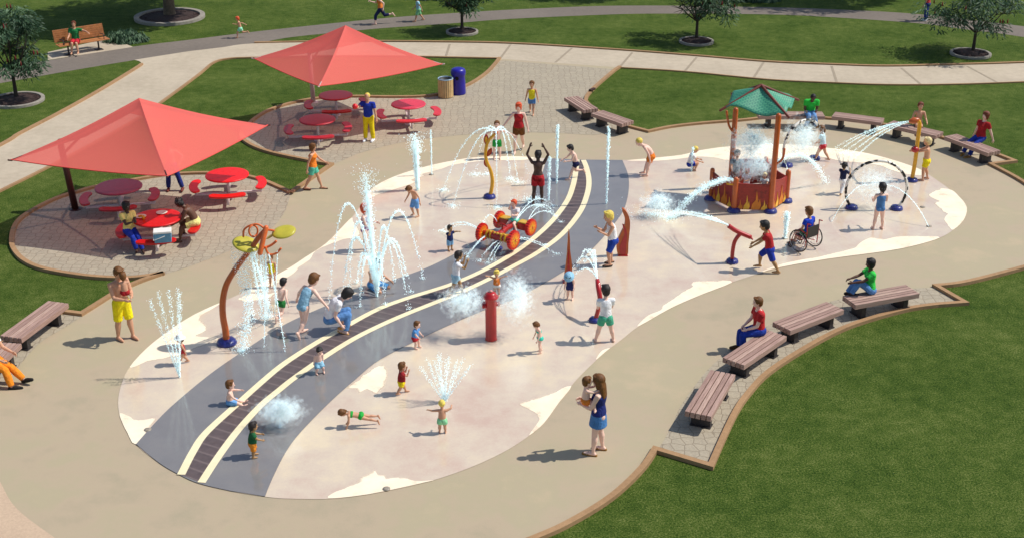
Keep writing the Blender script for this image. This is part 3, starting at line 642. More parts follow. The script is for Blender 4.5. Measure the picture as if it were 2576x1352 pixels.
# yellow vine post ---------------------------------
g=at(1231,497,ZP); YV=g.y; t=thing('vine_spray_post','curvy yellow vine post with red leaf shapes, water arching from its top','spray post',g)
def loc(x,y,Y=None,dy=0): return atY(x,y,(Y or YV)+dy)-g
pts=crom([loc(x,y) for x,y in ((1231,497),(1235,482),(1238,462),(1237,443),(1232,425),(1224,407),(1221,387),(1224,365),(1232,350),(1244,338),(1247,333))],4)
mb=MB(); mb.tube(pts,[.062-.022*i/len(pts) for i in range(len(pts))],12); mb.build('stem',YEL,t); dome(t,(0,0,0),.19,.12)
def leafplate(c,hl,hw,ang,t,name,m1,m2,th=.03,yaw=0):
    poly=[]
    for i in range(13):
        u=i/12; poly.append((hw*math.sin(math.pi*u)**.8,-hl+2*hl*u))
    for i in range(1,12):
        u=1-i/12; poly.append((-hw*math.sin(math.pi*u)**.8,-hl+2*hl*u))
    M=Matrix.Rotation(yaw,3,'Z')@Matrix.Rotation(ang,3,'Y')@Matrix.Rotation(R(90),3,'X')
    mb=MB(); mb.prism(poly,-th/2,th/2,0,M,c); o=mb.build(name,m1,t,smooth=False)
    mb=MB(); mb.prism([(x*.55,y*.62) for x,y in poly],th/2,th/2+.008,0,M,c); mb.prism([(x*.55,y*.62) for x,y in poly],-th/2-.008,-th/2,0,M,c); i_=mb.build('leaf_inlay',m2,o,smooth=False); return o
leafplate(loc(1222.5,351),.17,.07,R(4),t,'leaf',REDP,YEL); leafplate(loc(1231,383),.15,.065,R(25),t,'leaf',REDP,ORG); leafplate(loc(1221,412),.12,.05,R(-20),t,'leaf',REDP,ORG)
mb=MB(); mb.lathe(loc(1247,336),[(.02,-.05),(.06,0),(.075,.06),(.05,.07),(.001,.05)],14); mb.build('nozzle',ORG,t)
# orange flower post --------------------------------
g=at(570.5,862,ZP); YV=g.y; t=thing('flower_spray_post','tall curved orange post with yellow leaf cups and looping tendrils raining water','spray post',g)
pts=crom([loc(*p) for p in ((570,860),(567,830),(561,797),(560,760),(567,722),(581,693),(606,657),(631,625),(651,597),(668,578))],4)
mb=MB(); mb.tube(pts,[.085-.03*i/len(pts) for i in range(len(pts))],14); mb.build('post',ORG,t); dome(t,(0,0,0),.24,.13)
ORB=paint((226,108,46),.35,.1,8,coat=.3,name='orange_light')
mb=MB(); mb.tube([loc(669,573,dy=-.1),loc(654,636,dy=-.28)],.06,12); mb.build('spray_head',ORB,t)
mb=MB(); mb.tube([loc(637+11*math.cos(a),581+14*math.sin(a),dy=.08*math.cos(a)) for a in [k/20*6.2832 for k in range(20)]],.022,8,closed=True); mb.build('tendril_loop',ORB,t)
mb=MB(); mb.tube(crom([loc(*p) for p in ((664,575),(655,567),(643,564),(630,567),(620,572),(613,580),(612,595))],4),.024,8); mb.build('tendril',ORB,t)
mb=MB(); mb.tube(crom([loc(x,y,dy=-.2) for x,y in ((660,624),(675,620),(686,614),(694,607))],4),.03,8); mb.build('tendril',ORB,t)
mb=MB(); mb.tube(crom([loc(x,y,dy=-.25) for x,y in ((668,622),(672,634),(680,640),(692,638),(700,632),(706,625))],4),.026,8); mb.build('tendril',ORB,t)
LFY=paint((196,184,60),.4,.15,5,coat=.2,name='leaf_yellow')
def cup(c,rx,ry,M,nm='leaf_cup'):
    mb=MB(); n=28; pr=[(0,.0),(.5,-.02),(.85,-.0),(1,.06),(.97,.09),(.82,.03),(.5,.01),(0,.03)]
    rings=[(V(c)+M@V((0,0,-z*rx*1.6)),M@V((1,0,0)),M@V((0,1,0)),max(r,.003)*rx,max(r,.003)*ry) for r,z in pr]; mb.loft(rings,n); return mb.build(nm,LFY,t)
cup(loc(618.5,612),.31,.24,Matrix.Rotation(R(16),3,'Y')@Matrix.Rotation(R(24),3,'X')); cup(loc(713,581),.28,.23,Matrix.Rotation(R(-8),3,'Y')@Matrix.Rotation(R(20),3,'X')); cup(loc(680,593,dy=.1),.12,.10,Matrix.Rotation(R(-30),3,'Y'))
mb=MB(); mb.tube([loc(669,577),loc(688,580)],.028,8); mb.build('leaf_stalk',ORB,t)
mb=MB(); mb.tube([loc(651,597),loc(640,605)],.026,8); mb.build('leaf_stalk',ORB,t)
# hydrant -------------------------------------------
g=at(1235,852,ZP); t=thing('play_hydrant','red oversized fire hydrant post misting from its sides','hydrant',g); Hh=hgt(1235,852,733)
mb=MB(); r=.135; mb.lathe((0,0,0),[(.001,0),(r*1.08,0),(r*1.08,.03),(r,.05),(r,Hh*.86),(r*1.04,Hh*.87),(.001,Hh*.87)],28); mb.build('barrel',REDP,t)
mb=MB(); mb.lathe((0,0,0),[(.001,Hh*.87),(r*1.3,Hh*.872),(r*1.34,Hh*.89),(r*1.3,Hh*.915),(r*1.05,Hh*.93),(r*.95,Hh*.965),(r*.6,Hh*.99),(.001,Hh)],28)
mb.build('bonnet',REDP,t)
mb=MB(); mb.lathe((0,0,0),[(r*.34,Hh),(r*.30,Hh+.035),(.001,Hh+.035)],6); mb.build('bonnet_nut',paint((210,150,140),.3,.1,name='nut'),t)
for a in (25,150,-15+210):
    d=V((math.cos(R(a)),math.sin(R(a)),0)); mb=MB(); mb.tube([d*r*.8+V((0,0,Hh*.72)),d*r*1.35+V((0,0,Hh*.72))],[.055,.05],14,cap='flat'); mb.tube([d*r*1.3+V((0,0,Hh*.72)),d*r*1.55+V((0,0,Hh*.72))],[.062,.058],8,cap='flat'); mb.build('nozzle',REDP,t)
# flame fins ----------------------------------------
def fin(gx,gy,pts,lab,yaw,seed):
    g=at(gx,gy,ZP); t=thing('flame_fin',lab,'spray fin',g,0,'orange flame fins'); P=[atY(x,y,g.y)-g for x,y in pts]
    # un-project the outline in its own plane, then give it thickness
    c,s=math.cos(yaw),math.sin(yaw); poly=[(p.x/max(.12,abs(c)) if False else p.x,p.z) for p in P]
    sm=crom([V((a,b,0)) for a,b in poly],3,True); poly=[(p.x,max(0,p.y)) for p in sm]
    M=Matrix.Rotation(yaw,3,'Z')@Matrix.Rotation(R(90),3,'X')
    mb=MB(); mb.prism(poly,-.06,.06,0,M); mb.build('flame_plate',ORG,t,smooth=False,bevel=.02)
    cx=sum(p[0] for p in poly)/len(poly); inn=[(cx+(x-cx)*.55,.04+z*.62) for x,z in poly]; mb=MB(); mb.prism(inn,.061,.075,0,M); mb.prism(inn,-.075,-.061,0,M); mb.build('flame_inlay',REDP,t,smooth=False)
    mb=MB(); mb.box((0,0,.015),(.26,.2,.03)); mb.build('foot_plate',REDP,t,smooth=False,bevel=.006)
fin(1566,641,((1567,524),(1578,536),(1584,556),(1583,580),(1580,610),(1577,641),(1556,641),(1550,622),(1552,605),(1561,585),(1570,566),(1571,548),(1564,528)),'flame shaped orange fin with a red inlay beside the blond boy in blue shorts',R(0),1)
g0=at(1427,708,ZP)
fin(1427,708,((1430,577),(1433,600),(1434,630),(1438,660),(1438,685),(1432,708),(1421,708),(1419,690),(1422,668),(1425,640),(1427,610)),'narrow orange fin seen edge on beside the child in the pale blue hat',R(0),2)
# water cannons -------------------------------------
g=at(1496,806,ZP); YV=g.y; t=thing('water_cannon','red water cannon on a blue base aimed by the boy in the white tee','water cannon',g); dome(t,(0,0,0),.16,.1)
mb=MB(); mb.tube(crom([loc(*p) for p in ((1496,805),(1501,790),(1506,770),(1509,748))],4),.055,12); mb.build('post',REDP,t)
mb=MB(); a,b=loc(1502,702,dy=.35),loc(1511,762,dy=-.15); mb.tube([a,a.lerp(b,.25),b],[.05,.065,.06],14,cap='flat'); mb.build('barrel',REDP,t)
mb=MB(); mb.tube([b,b+V((.10,-.08,-.02))],.02,8); mb.build('handle',REDP,t)
g=at(1841,659,ZP); YV=g.y; t=thing('water_cannon','red water cannon on a curved post pushed by the boy in the red tee','water cannon',g); dome(t,(0,0,0),.17,.11)
mb=MB(); mb.tube(crom([loc(*p) for p in ((1841,657),(1842,635),(1846,612),(1853,598),(1862,588))],4),[.055]*16+[.05],12); mb.build('post',REDP,t)
mb=MB(); mb.tube(crom([loc(*p) for p in ((1832,568),(1846,578),(1862,586),(1888,597))],4),.062,14,cap='flat'); mb.build('barrel',REDP,t)
mb=MB(); mb.tube([loc(1886,596),loc(1892,602,dy=-.12)],.022,8); mb.tube([loc(1886,596),loc(1890,597,dy=.12)],.022,8); mb.build('handle',REDP,t)
# lamp style spray post ------------------------------
g=at(2293,455,ZP); YV=g.y; t=thing('hooked_spray_post','tall yellow hooked post with an orange nozzle and red push ball','spray post',g); dome(t,(0,0,0),.18,.11)
mb=MB(); mb.tube(crom([loc(*p) for p in ((2293,453),(2299,420),(2304,385),(2308,350),(2312,318),(2311,307),(2306,302))],5),.062,14); mb.build('post',YEL,t)
mb=MB(); a,b=loc(2307,302),loc(2291,305,dy=-.02); mb.tube([a,a.lerp(b,.5),b],[.07,.11,.075],14); mb.build('nozzle',ORG,t)
mb=MB(); mb.ell(loc(2301,376,dy=-.02),(.12,.12,.105),None,20,14); mb.build('push_ball',REDP,t)
# hoops ---------------------------------------------
m,nt,bs=newmat('spotted_hoop'); vo=noise_n(nt,coords(nt),7.5,1,.3); nt.links.new(ramp(nt,vo,[(.485,lin((236,230,218))),(.505,lin((22,18,16)))]),bs.inputs['Base Color']); bs.inputs['Roughness'].default_value=.35; HOOP=m
def hoop(p,q,top,lab):
    a,b=at(*p,ZP),at(*q,ZP); c=(a+b)/2; w=(b-a).length/2; u=(b-a).normalized(); hh=hgt(px(c)[0],px(c)[1],top)
    Rr=(hh*hh+w*w)/(2*hh); zc=hh-Rr; a0=math.asin(max(-1,min(1,-zc/Rr)))
    t=thing('mist_hoop',lab,'mist hoop',c,0,'spotted mist hoops'); pts=[]
    for i in range(41):
        an=a0+(math.pi-2*a0)*i/40; pts.append(u*(Rr*math.cos(an))+V((0,0,zc+Rr*math.sin(an)+.02)))
    mb=MB(); mb.tube(pts,.042,12); mb.build('hoop',HOOP,t)
    for s in (-1,1): dome(t,u*w*s,.19,.12)
    print('hoop',hh,w,Rr); return c,u,hh
H2=hoop((2141,524),(2254,526),407,'black and white spotted mist hoop around the girl in the blue swimsuit')
H1=hoop((1979,418),(2048,400),304,'black and white spotted mist hoop behind the timber well house')
# timber well house -----------------------------------
P1=at(1937,533,ZP); P4=at(1845,531,ZP); P3=at(1787,501,ZP); P5=at(1976,507,ZP); P2=at(1836,470,ZP); P6=at(1921,464,ZP)
g=(P1+P2)/2; zr=hgt(1937,533,292)
t=thing('well_house','timber play house with a green shingled roof and brick panels painted with flames','play house',g)
def post(b,h,r,top=None):
    mb=MB(); mb.tube([b-g,b-g+V((0,0,h))],[r,r*.93],14); o=mb.build('post',ORG,t); return o
post(P1,zr,.085); z2=hgt(px(P2)[0],px(P2)[1],277); post(P2,z2,.085); print('house',zr,z2,[tuple(round(c,2) for c in p) for p in (P1,P2,P3,P4,P5,P6)])
post(P4,hgt(1845,531,452),.085); post(P3,hgt(1787,501,428),.075); post(P5,hgt(1976,507,433),.085); post(P6,.85,.07)
for p in (P1,P4,P3,P5): dome(t,p-g,.20,.12)
BR,nt,bs=newmat('brick_panel'); co=coords(nt,'Object'); 
bk=N(nt,'ShaderNodeTexBrick'); bk.inputs['Scale'].default_value=9; bk.inputs['Mortar Size'].default_value=.012; bk.inputs['Color1'].default_value=lin((168,46,34)); bk.inputs['Color2'].default_value=lin((146,36,28)); bk.inputs['Mortar'].default_value=lin((96,22,18)); mp=N(nt,'ShaderNodeMapping'); mp.inputs['Rotation'].default_value=(R(90),0,0); nt.links.new(co,mp.inputs[0]); nt.links.new(mp.outputs[0],bk.inputs['Vector'])
nt.links.new(mixc(nt,bk.outputs['Color'],lin((60,18,16)),ramp(nt,noise_n(nt,co,3,4),[(.52,(0,0,0,1)),(.70,(.75,.75,.75,1))])),bs.inputs['Base Color']); bs.inputs['Roughness'].default_value=.45
FL1=paint((232,176,52),.4,.1,8,name='flame_yellow'); FL2=paint((210,122,24),.4,.1,8,name='flame_orange')
def panel(a,b,h0,h1,flames=True,dip=.06,side=-1):
    a,b=a-g,b-g; u=(b-a); L=u.length; u.normalize(); yaw=math.atan2(u.y,u.x); M=Matrix.Rotation(yaw,3,'Z')@Matrix.Rotation(R(90),3,'X')
    poly=[(.06,.06),(L-.06,.06)]+[(L-.06-(L-.12)*i/10,h1+(h0-h1)*i/10-dip*math.sin(math.pi*i/10)) for i in range(11)]
    mb=MB(); mb.prism(poly,-.02,.02,0,M,a); o=mb.build('brick_panel',BR,t,smooth=False)
    if flames:
        rnd=random.Random(int(L*100))
        for (c0,w,h,m) in ((.16,.08,.26,FL2),(.34,.09,.36,FL1),(.60,.14,.46,FL2),(.82,.09,.26,FL1)) if L>.7 else ((.25,.10,.34,FL2),(.42,.07,.42,FL1),(.62,.10,.34,FL2),(.8,.08,.25,FL1)):
            c=c0*L; w=w*1.1; z=.03
            h*=1.42; fp=[(c-w,.06),(c-w*.8,h*.35),(c-w*.2,h*.55),(c-w*.1,h),(c+w*.25,h*.6),(c+w*.3,h*.4),(c+w*.6,h*.62),(c+w*.9,h*.3),(c+w*.6,.06)]
            m2=MB(); m2.prism([(x,zz+.01) for x,zz in fp],.021 if side<0 else -.033,.033 if side<0 else -.021,0,M,a); m2.build('flame',m,o,smooth=False)
    for e in (a.lerp(b,.07),a.lerp(b,.93)):
        mm=MB(); mm.ell(e+V((0,0,.42)),.03,None,8,6); mm.build('bracket',REDP,o)
panel(P3,P4,.88,.84,side=-1); panel(P4,P1,.88,.88,side=-1,dip=.02); panel(P1,P5,1.0,.85,side=-1); panel(P2,P6,.84,.80,False,-.05); panel(P6,P5,.80,.78,True,side=1)
mb=MB(); b0=P4-g; mb.tube([b0+V((-.02,0,.82)),b0+V((-.25,-.02,.86))],.03,8); mb.build('water_spout',YEL,t)
# braces
mb=MB(); b0=P2-g; mb.tube(crom([b0+V((0,0,z2*.70)),b0+V((-.17,0,z2*.80)),b0+V((-.27,0,z2*.98))],4),.035,8); mb.build('brace',ORG,t)
mb=MB(); b0=P1-g; mb.tube(crom([b0+V((.04,0,zr*.50)),b0+V((.22,0,zr*.56)),b0+V((.25,0,zr*.66))],4),.035,8); mb.build('brace',ORG,t)
# roof
zE=zr+.0; FLc=at(1820,276,zE); FRc=at(1977,291,zE-.02); BRc=at(1999,252,zE+.03); BLc=FLc+BRc-FRc; cc=(FLc+BRc)/2
lo,hi=0,6
for i in range(40):
    mz=(lo+hi)/2
    if px((cc.x,cc.y,mz))[1]>219: lo=mz
    else: hi=mz
pk=V((cc.x,cc.y,lo)); print('roof',lo,FLc,FRc,BRc)
RG,nt,bs=newmat('green_shingles'); co=coords(nt,'UV'); bk=N(nt,'ShaderNodeTexBrick'); bk.inputs['Scale'].default_value=7; bk.inputs['Mortar Size'].default_value=.07; bk.inputs['Brick Width'].default_value=.55; bk.inputs['Row Height'].default_value=.42; bk.inputs['Color1'].default_value=lin((78,158,120)); bk.inputs['Color2'].default_value=lin((88,168,130)); bk.inputs['Mortar'].default_value=lin((44,128,108)); nt.links.new(co,bk.inputs['Vector']); nt.links.new(bk.outputs['Color'],bs.inputs['Base Color']); bs.inputs['Roughness'].default_value=.5
rc=[FLc,FRc,BRc,BLc]
ro=None
for k in range(4):
    A_,B_=rc[k],rc[(k+1)%4]; mb=MB(); n=10; vs=[];uvs=[]
    for i in range(n+1):
        for j in range(n+1):
            u=j/n; s=i/n; e=A_.lerp(B_,u); wav=.11*math.sin(u*math.pi*2+.6)*(1-s)*(1 if 0<u<1 else 0)+.04*(1-s)
            p=e.lerp(pk,s)+V((0,0,wav)); p+=V((0,0,.02)); vs.append(p-g); uvs.append((.5+(u-.5)*(1-s),s))
    for s2,off in ((0,0),(1,-.035)):
        o_=len(mb.v); fs=[(i*(n+1)+j,i*(n+1)+j+1,(i+1)*(n+1)+j+1,(i+1)*(n+1)+j) for i in range(n) for j in range(n)]
        mb.add([v+V((0,0,off)) for v in vs],fs if s2==0 else [tuple(reversed(f)) for f in fs])
    N1=(n+1)**2; ed=[j for j in range(n+1)]
    mb.add([],[])
    mb.f+=[(j,N1+j,N1+j+1,j+1) for j in range(n)]; mb.m+=[0]*n
    o=mb.build('roof_panel',RG,t); uv=o.data.uv_layers.new(name='UVMap')
    for l in o.data.loops: uv.data[l.index].uv=uvs[l.vertex_index%N1]
RB_=paint((112,52,38),.5,.15,9,name='rafter_brown')
for q in rc:
    e=q-g; d=(q-pk).normalized()*.12; mb=MB(); mb.tube([pk-g+V((0,0,.05)),e.lerp(pk-g,.5)+V((0,0,.03)),e+d+V((0,0,.04))],[.045,.045,.04],10); mb.build('rafter',RB_,t)
HOUSE_C=(P1+P2+P3+P5)/4
# flame wheeled water car --------------------------------
w1,w4,w2,w3=[atY(x,y,at(gx,gy,.40).y) for (x,y,gx,gy) in ((1211.6,584,1211.6,584),(1291,604,1291,604),(1255.5,552,1255.5,552),(1334.6,572,1334.6,572))]
cc=(w1+w2+w3+w4)/4; cc.z=ZP; t=thing('water_car','red and yellow open water car with four flame wheels spraying on the grey band','spray car',cc)
FR_=paint((214,34,20),.35,.1,10,coat=.2,name='wheel_red'); FO=paint((236,110,22),.35,.1,10,name='wheel_orange'); FY=paint((238,188,40),.35,.1,10,name='wheel_yellow')
def star(n,r0,r1,ph=0): 
    return [( (r1 if i%2 else r0)*math.cos(ph+math.pi*i/n),(r1 if i%2 else r0)*math.sin(ph+math.pi*i/n)) for i in range(2*n)]
for c,opp,rr in ((w1,w4,.26),(w4,w1,.27),(w2,w3,.25),(w3,w2,.24)):
    ax=(c-opp); ax.z=0; ax.normalize(); x,y,z=frame(ax); M=Matrix((x,y,z)).transposed(); o=c-cc
    mb=MB(); mb.prism(star(22,rr,rr*.92),-.05,.05,0,M,o); wh=mb.build('wheel',FR_,t,smooth=False)
    for r0,r1,nn,zz,m_ in ((rr*.84,rr*.70,16,.056,FO),(rr*.66,rr*.22,9,.062,FY),(rr*.28,.08*rr,7,.068,FR_)):
        m2=MB(); m2.prism(star(nn,r0,r1,.2),.045,zz,0,M,o); m2.prism(star(nn,r0,r1,.2),-zz,-.045,0,M,o); m2.build('wheel_flames',m_,wh,smooth=False)
CR=paint((172,28,22),.35,.12,9,coat=.3,name='car_red'); CY=paint((206,160,36),.35,.12,9,coat=.2,name='car_yellow')
fa,ra_=(w1+w4)/2-cc,(w2+w3)/2-cc; ax=(w4-w1).normalized()
mb=MB(); mb.tube([w1-cc,fa-ax*.2,fa,fa+ax*.2,w4-cc],[.07,.10,.13,.10,.07],12); mb.build('front_axle',CR,t)
for s in (-.30,-.18,.18,.30):
    mb=MB(); mb.tube([fa+ax*(s-.02),fa+ax*(s+.02)],.125,14,cap='flat'); mb.build('axle_band',CY,t,smooth=False)
for s in (-.24,-.1,0,.1,.24):
    mb=MB(); mb.ell(fa+ax*s+V((0,-.06,.10)),(.045,.045,.035),None,10,6); mb.build('gold_boss',CY,t)
mb=MB(); mb.tube([fa,fa.lerp(ra_,.5)+V((0,0,.04)),ra_],[.10,.085,.09],12); mb.build('spine',CR,t)
yaw=math.atan2(ax.y,ax.x); Mz=Matrix.Rotation(yaw,3,'Z')
for s in (-.30,.30):
    mb=MB(); mb.box(ra_+ax*s+V((0,0,.0)),(.30,.26,.20),Mz); bx=mb.build('engine_box',CR,t,smooth=False,bevel=.015)
    mb=MB(); mb.box(ra_+ax*s+V((0,0,.115)),(.28,.24,.03),Mz); mb.build('box_top',CY,bx,smooth=False,bevel=.008)
mb=MB(); mb.box(ra_+V((0,0,-.02)),(.32,.30,.10),Mz); mb.build('seat',CY,t,smooth=False,bevel=.02)
mb=MB(); f2=fa.lerp(ra_,.28); mb.tube([f2+V((0,0,.05)),f2+V((0,0,.22))],.03,8); mb.tube([f2+V((0,0,.22))-ax*.14,f2+V((0,0,.26)),f2+V((0,0,.22))+ax*.14],.022,8); mb.build('handlebar',CR,t)
for q in (fa,ra_): 
    mb=MB(); mb.tube([V((q.x,q.y,0)),q],.05,10,cap='flat'); mb.build('support',paint((50,50,80),.4,.1,name='support'),t)
    dome(t,(q.x,q.y,0),.14,.08)
CAR=(w1,w2,w3,w4,cc,fa,ra_,ax)
# ---------------------------------------------------------------- figures
def RX(a): return Matrix.Rotation(R(a),3,'X')
def RY(a): return Matrix.Rotation(R(a),3,'Y')
def RZ(a): return Matrix.Rotation(R(a),3,'Z')
KIND={ # head frac, hip frac, shoulder half, hip half, limb thickness, torso ring profile (t, halfwidth, halfdepth)
 'm':(.158,.505,.118,.052,1.18,[(-.14,.034,.040),(-.04,.086,.068),(.10,.094,.074),(.30,.088,.066),(.45,.086,.064),(.65,.097,.072),(.80,.106,.072),(.92,.098,.056),(1.0,.038,.038)]),
 'w':(.160,.50,.104,.054,1.10,[(-.14,.032,.038),(-.04,.088,.070),(.10,.098,.076),(.28,.086,.066),(.45,.070,.056),(.65,.080,.068),(.78,.087,.072),(.92,.080,.050),(1.0,.032,.032)]),
 'k':(.200,.455,.110,.050,1.16,[(-.14,.032,.038),(-.04,.080,.066),(.10,.086,.072),(.30,.082,.066),(.45,.080,.063),(.65,.087,.066),(.80,.092,.062),(.92,.084,.050),(1.0,.034,.034)]),
 't':(.262,.385,.114,.056,1.42,[(-.16,.036,.042),(-.05,.094,.084),(.10,.102,.092),(.30,.106,.096),(.45,.103,.092),(.65,.098,.080),(.80,.094,.070),(.92,.084,.056),(1.0,.042,.040)])}
BASEPOSE=dict(lean=0,side=0,tw=0,hp=0,hy=0,pp=0,pr=0,aL=(6,7,14,0),aR=(6,7,14,0),lL=(0,4,2,0),lR=(0,4,2,0),curl=.5)
POSE={
 'stand':{}, 'walk':dict(lL=(24,2,8,0),lR=(-18,2,18,0),aL=(-24,8,15,0),aR=(24,8,28,0),lean=3),
 'walk2':dict(lR=(22,2,6,0),lL=(-16,2,20,0),aR=(-20,10,15,0),aL=(22,10,25,0),lean=3),
 'run':dict(lL=(38,2,34,0),lR=(-28,2,72,0),aL=(-40,12,60,0),aR=(45,12,75,0),lean=16),
 'sit':dict(lL=(84,7,80,0),lR=(84,7,80,0),aL=(34,6,42,10),aR=(34,6,42,10),lean=4),
 'squat':dict(lL=(108,18,128,0),lR=(100,18,125,0),lean=28,aL=(60,8,30,0),aR=(60,8,30,0)),
 'cross':dict(lL=(72,58,118,50),lR=(72,58,118,50),lean=10,aL=(38,14,40,0),aR=(38,14,40,0))}
def remeshed(mb,mat,vox,name,sm=3,extra=None):
    me=mb.mesh(name,mat); o=bpy.data.objects.new('tmp',me); COL.objects.link(o)
    r=o.modifiers.new('r','REMESH'); r.mode='VOXEL'; r.voxel_size=vox; r.use_smooth_shade=True
    if sm: s=o.modifiers.new('s','SMOOTH'); s.factor=.5; s.iterations=sm
    dg=bpy.context.evaluated_depsgraph_get(); me2=bpy.data.meshes.new_from_object(o.evaluated_get(dg)); me2.name=name
    bpy.data.objects.remove(o); bpy.data.meshes.remove(me)
    me2.materials.clear(); me2.materials.append(mat)
    return me2
def append(me,mb,mats):
    """add extra islands (fingers, eyes, lips) to a baked mesh"""
    nv=len(me.vertices); import array
    vs=[tuple(v.co) for v in me.vertices]; fs=[tuple(p.vertices) for p in me.polygons]; mi=[0]*len(fs)
    vs+=mb.v; fs+=[tuple(i+nv for i in f) for f in mb.f]; mi+=mb.m
    m2=bpy.data.meshes.new(me.name); m2.from_pydata(vs,[],fs)
    for m in mats: m2.materials.append(m)
    m2.polygons.foreach_set('material_index',mi); m2.polygons.foreach_set('use_smooth',[True]*len(fs)); m2.update(); bpy.data.meshes.remove(me); return m2
EYE=paint((24,20,20),.3,.05,8,name='eye'); WH=paint((225,220,215),.3,.05,8,name='eye_white'); LIP=paint((150,74,68),.5,.05,8,name='lips')
SK=dict(pale=(240,198,178),tan=(206,154,122),olive=(176,134,88),dark=(78,52,40),brown=(96,62,44))
HR=dict(brown=(108,66,18),black=(26,22,22),blond=(236,204,92),red=(214,82,38),dark=(40,30,26),auburn=(110,50,22),pblond=(228,206,150))
def person(lab,gx,gy,Ht,th,kind='k',pose='stand',pv=None,skin='pale',hair='brown',hs='short',wear=(),shoes=None,seat=None,z=ZP,anchor=None,cat='child',extra=None,group=None,hatc=None):
    P=dict(BASEPOSE); P.update(POSE[pose]); P.update(pv or {})
    hf,hipf,shw,hpw,lt,prof=KIND[kind]; hh=hf*Ht; hip=hipf*Ht; tl=Ht-hh*1.0-hip-.025*Ht   # torso length hip->neck base
    A=(.172,.145,.098) if kind in 'mw' else ((.165,.138,.088) if kind=='k' else (.145,.12,.08))
    th_l=hip*.485; sh_l=hip*.445; ank=hip*.07
    Rp=RY(P['pp'])@RX(P['pr']); Rt=Rp@RZ(P['tw'])@RX(P['side'])@RY(P['lean'])
    qa,qb=Rp.to_quaternion(),Rt.to_quaternion()
    def Rs(t): return qa.slerp(qb,max(0,min(1,t*1.25))).to_matrix()
    cen={}; c=V((0,0,0)); n=20; seq=[(0,V((0,0,0)))]
    for i in range(n):
        t=(i+.5)/n; c=c+Rs(t)@V((0,0,tl/n)); seq.append(((i+1)/n,c))
    def spine(t):
        if t<0: return Rp@V((0,0,tl*t))
        i=min(n-1,int(t*n)); a,b=seq[i],seq[i+1]; return a[1].lerp(b[1],(t-a[0])*n)
    top=spine(1); rings=[]
    for t,a,b in prof: M=Rs(t); rings.append((t,spine(t),M@V((0,1,0)),M@V((-1,0,0)),a*Ht,b*Ht))
    def rr(t):
        for i in range(len(rings)-1):
            if rings[i][0]<=t<=rings[i+1][0]:
                k=(t-rings[i][0])/(rings[i+1][0]-rings[i][0]); return rings[i][4]*(1-k)+rings[i+1][4]*k, rings[i][5]*(1-k)+rings[i+1][5]*k
        return rings[-1][4],rings[-1][5]
    body=MB(); body.loft([r[1:] for r in rings],16)
    # limbs
    L={}
    for s,nm in ((1,'L'),(-1,'R')):
        fl,ab,el,tw=P['a'+nm]; S=spine(.90)+Rt@V((0,s*shw*Ht,0)); Ra=Rt@RX(s*ab)@RY(-fl)@RZ(-s*tw)
        E=S+Ra@V((0,0,-A[0]*Ht)); Rf=Ra@RY(-el); W=E+Rf@V((0,0,-A[1]*Ht)); L['a'+nm]=(S,E,W,Ra,Rf)
        fl,ab,kn,tw=P['l'+nm]; Hj=Rp@V((0,s*hpw*Ht,0)); Rh=Rp@RX(s*ab)@RY(-fl)@RZ(s*tw); K=Hj+Rh@V((0,0,-th_l)); Rk=Rh@RY(kn); F_=K+Rk@V((0,0,-sh_l)); L['l'+nm]=(Hj,K,F_,Rh,Rk)
    f=Ht*lt
    for nm in 'LR':
        S,E,W,Ra,Rf=L['a'+nm]
        body.tube([spine(.86).lerp(S,.55),S,S.lerp(E,.35),E],[.034*f,.030*f,.0265*f,.0205*f],10)
        body.tube([E,E.lerp(W,.3),W],[.0205*f,.0215*f,.0135*f],10)
        H_=W+Rf@V((0,0,-.045*Ht)); body.tube([W,W.lerp(H_,.5),H_],[.0135*f,.017*f,.016*f],8)
        H0,K,F_,Rh,Rk=L['l'+nm]
        body.tube([H0,H0.lerp(K,.3),K],[.050*f,.047*f,.031*f],12); cf=K.lerp(F_,.3)+Rk@V((-.006*Ht,0,0)); body.tube([K,cf,K.lerp(F_,.65),F_],[.031*f,.0335*f,.024*f,.0175*f],12)
        dz=(F_-K).normalized()
        if P.get('flatfeet',True) and dz.z<-.72:
            h=Rh@V((1,0,0)); h.z=0; h=h.normalized() if h.length>.2 else V((1,0,0))
            if 'foot'+nm in P: h=RZ(P['foot'+nm])@h
            fd=h; fu=V((0,0,1))
        else: fd=(Rk@V((1,0,-.45))).normalized(); fu=(Rk@V((.45,0,1))).normalized()
        heel=F_-fd*.022*Ht-fu*(ank*.55); toe=F_+fd*.105*Ht-fu*(ank*.72); L['f'+nm]=(heel,toe,fu,fd)
        body.tube([F_,heel],[.018*f,.0165*f],8); body.tube([heel,heel.lerp(toe,.55)+fu*.004*Ht,toe],[.0185*f,.0205*f,.013*f],10)
    # head
    Rh_=Rt@RZ(P['hy'])@RY(P['hp']-P['lean']*.45); nb=top; hb=nb+Rt@V((.008*Ht,0,.015*Ht))+Rh_@V((0,0,.02*Ht))
    hc=hb+Rh_@V((.04*hh,0,.50*hh)); body.tube([nb-Rt@V((0,0,.02*Ht)),hb+Rh_@V((0,0,.22*hh))],[.033*f,.029*f],10)
    M=Rh_; body.ell(hc+M@V((-.02*hh,0,.08*hh)),(.40*hh,.335*hh,.40*hh),M,16,12); body.ell(hc+M@V((.09*hh,0,-.20*hh)),(.27*hh,.245*hh,.28*hh),M,14,10)
    body.tube([hc+M@V((.36*hh,0,.02*hh)),hc+M@V((.44*hh,0,-.09*hh))],[.035*hh,.055*hh],6)
    for s in (1,-1): body.ell(hc+M@V((-.01*hh,s*.335*hh,-.02*hh)),(.07*hh,.035*hh,.10*hh),M,8,6)
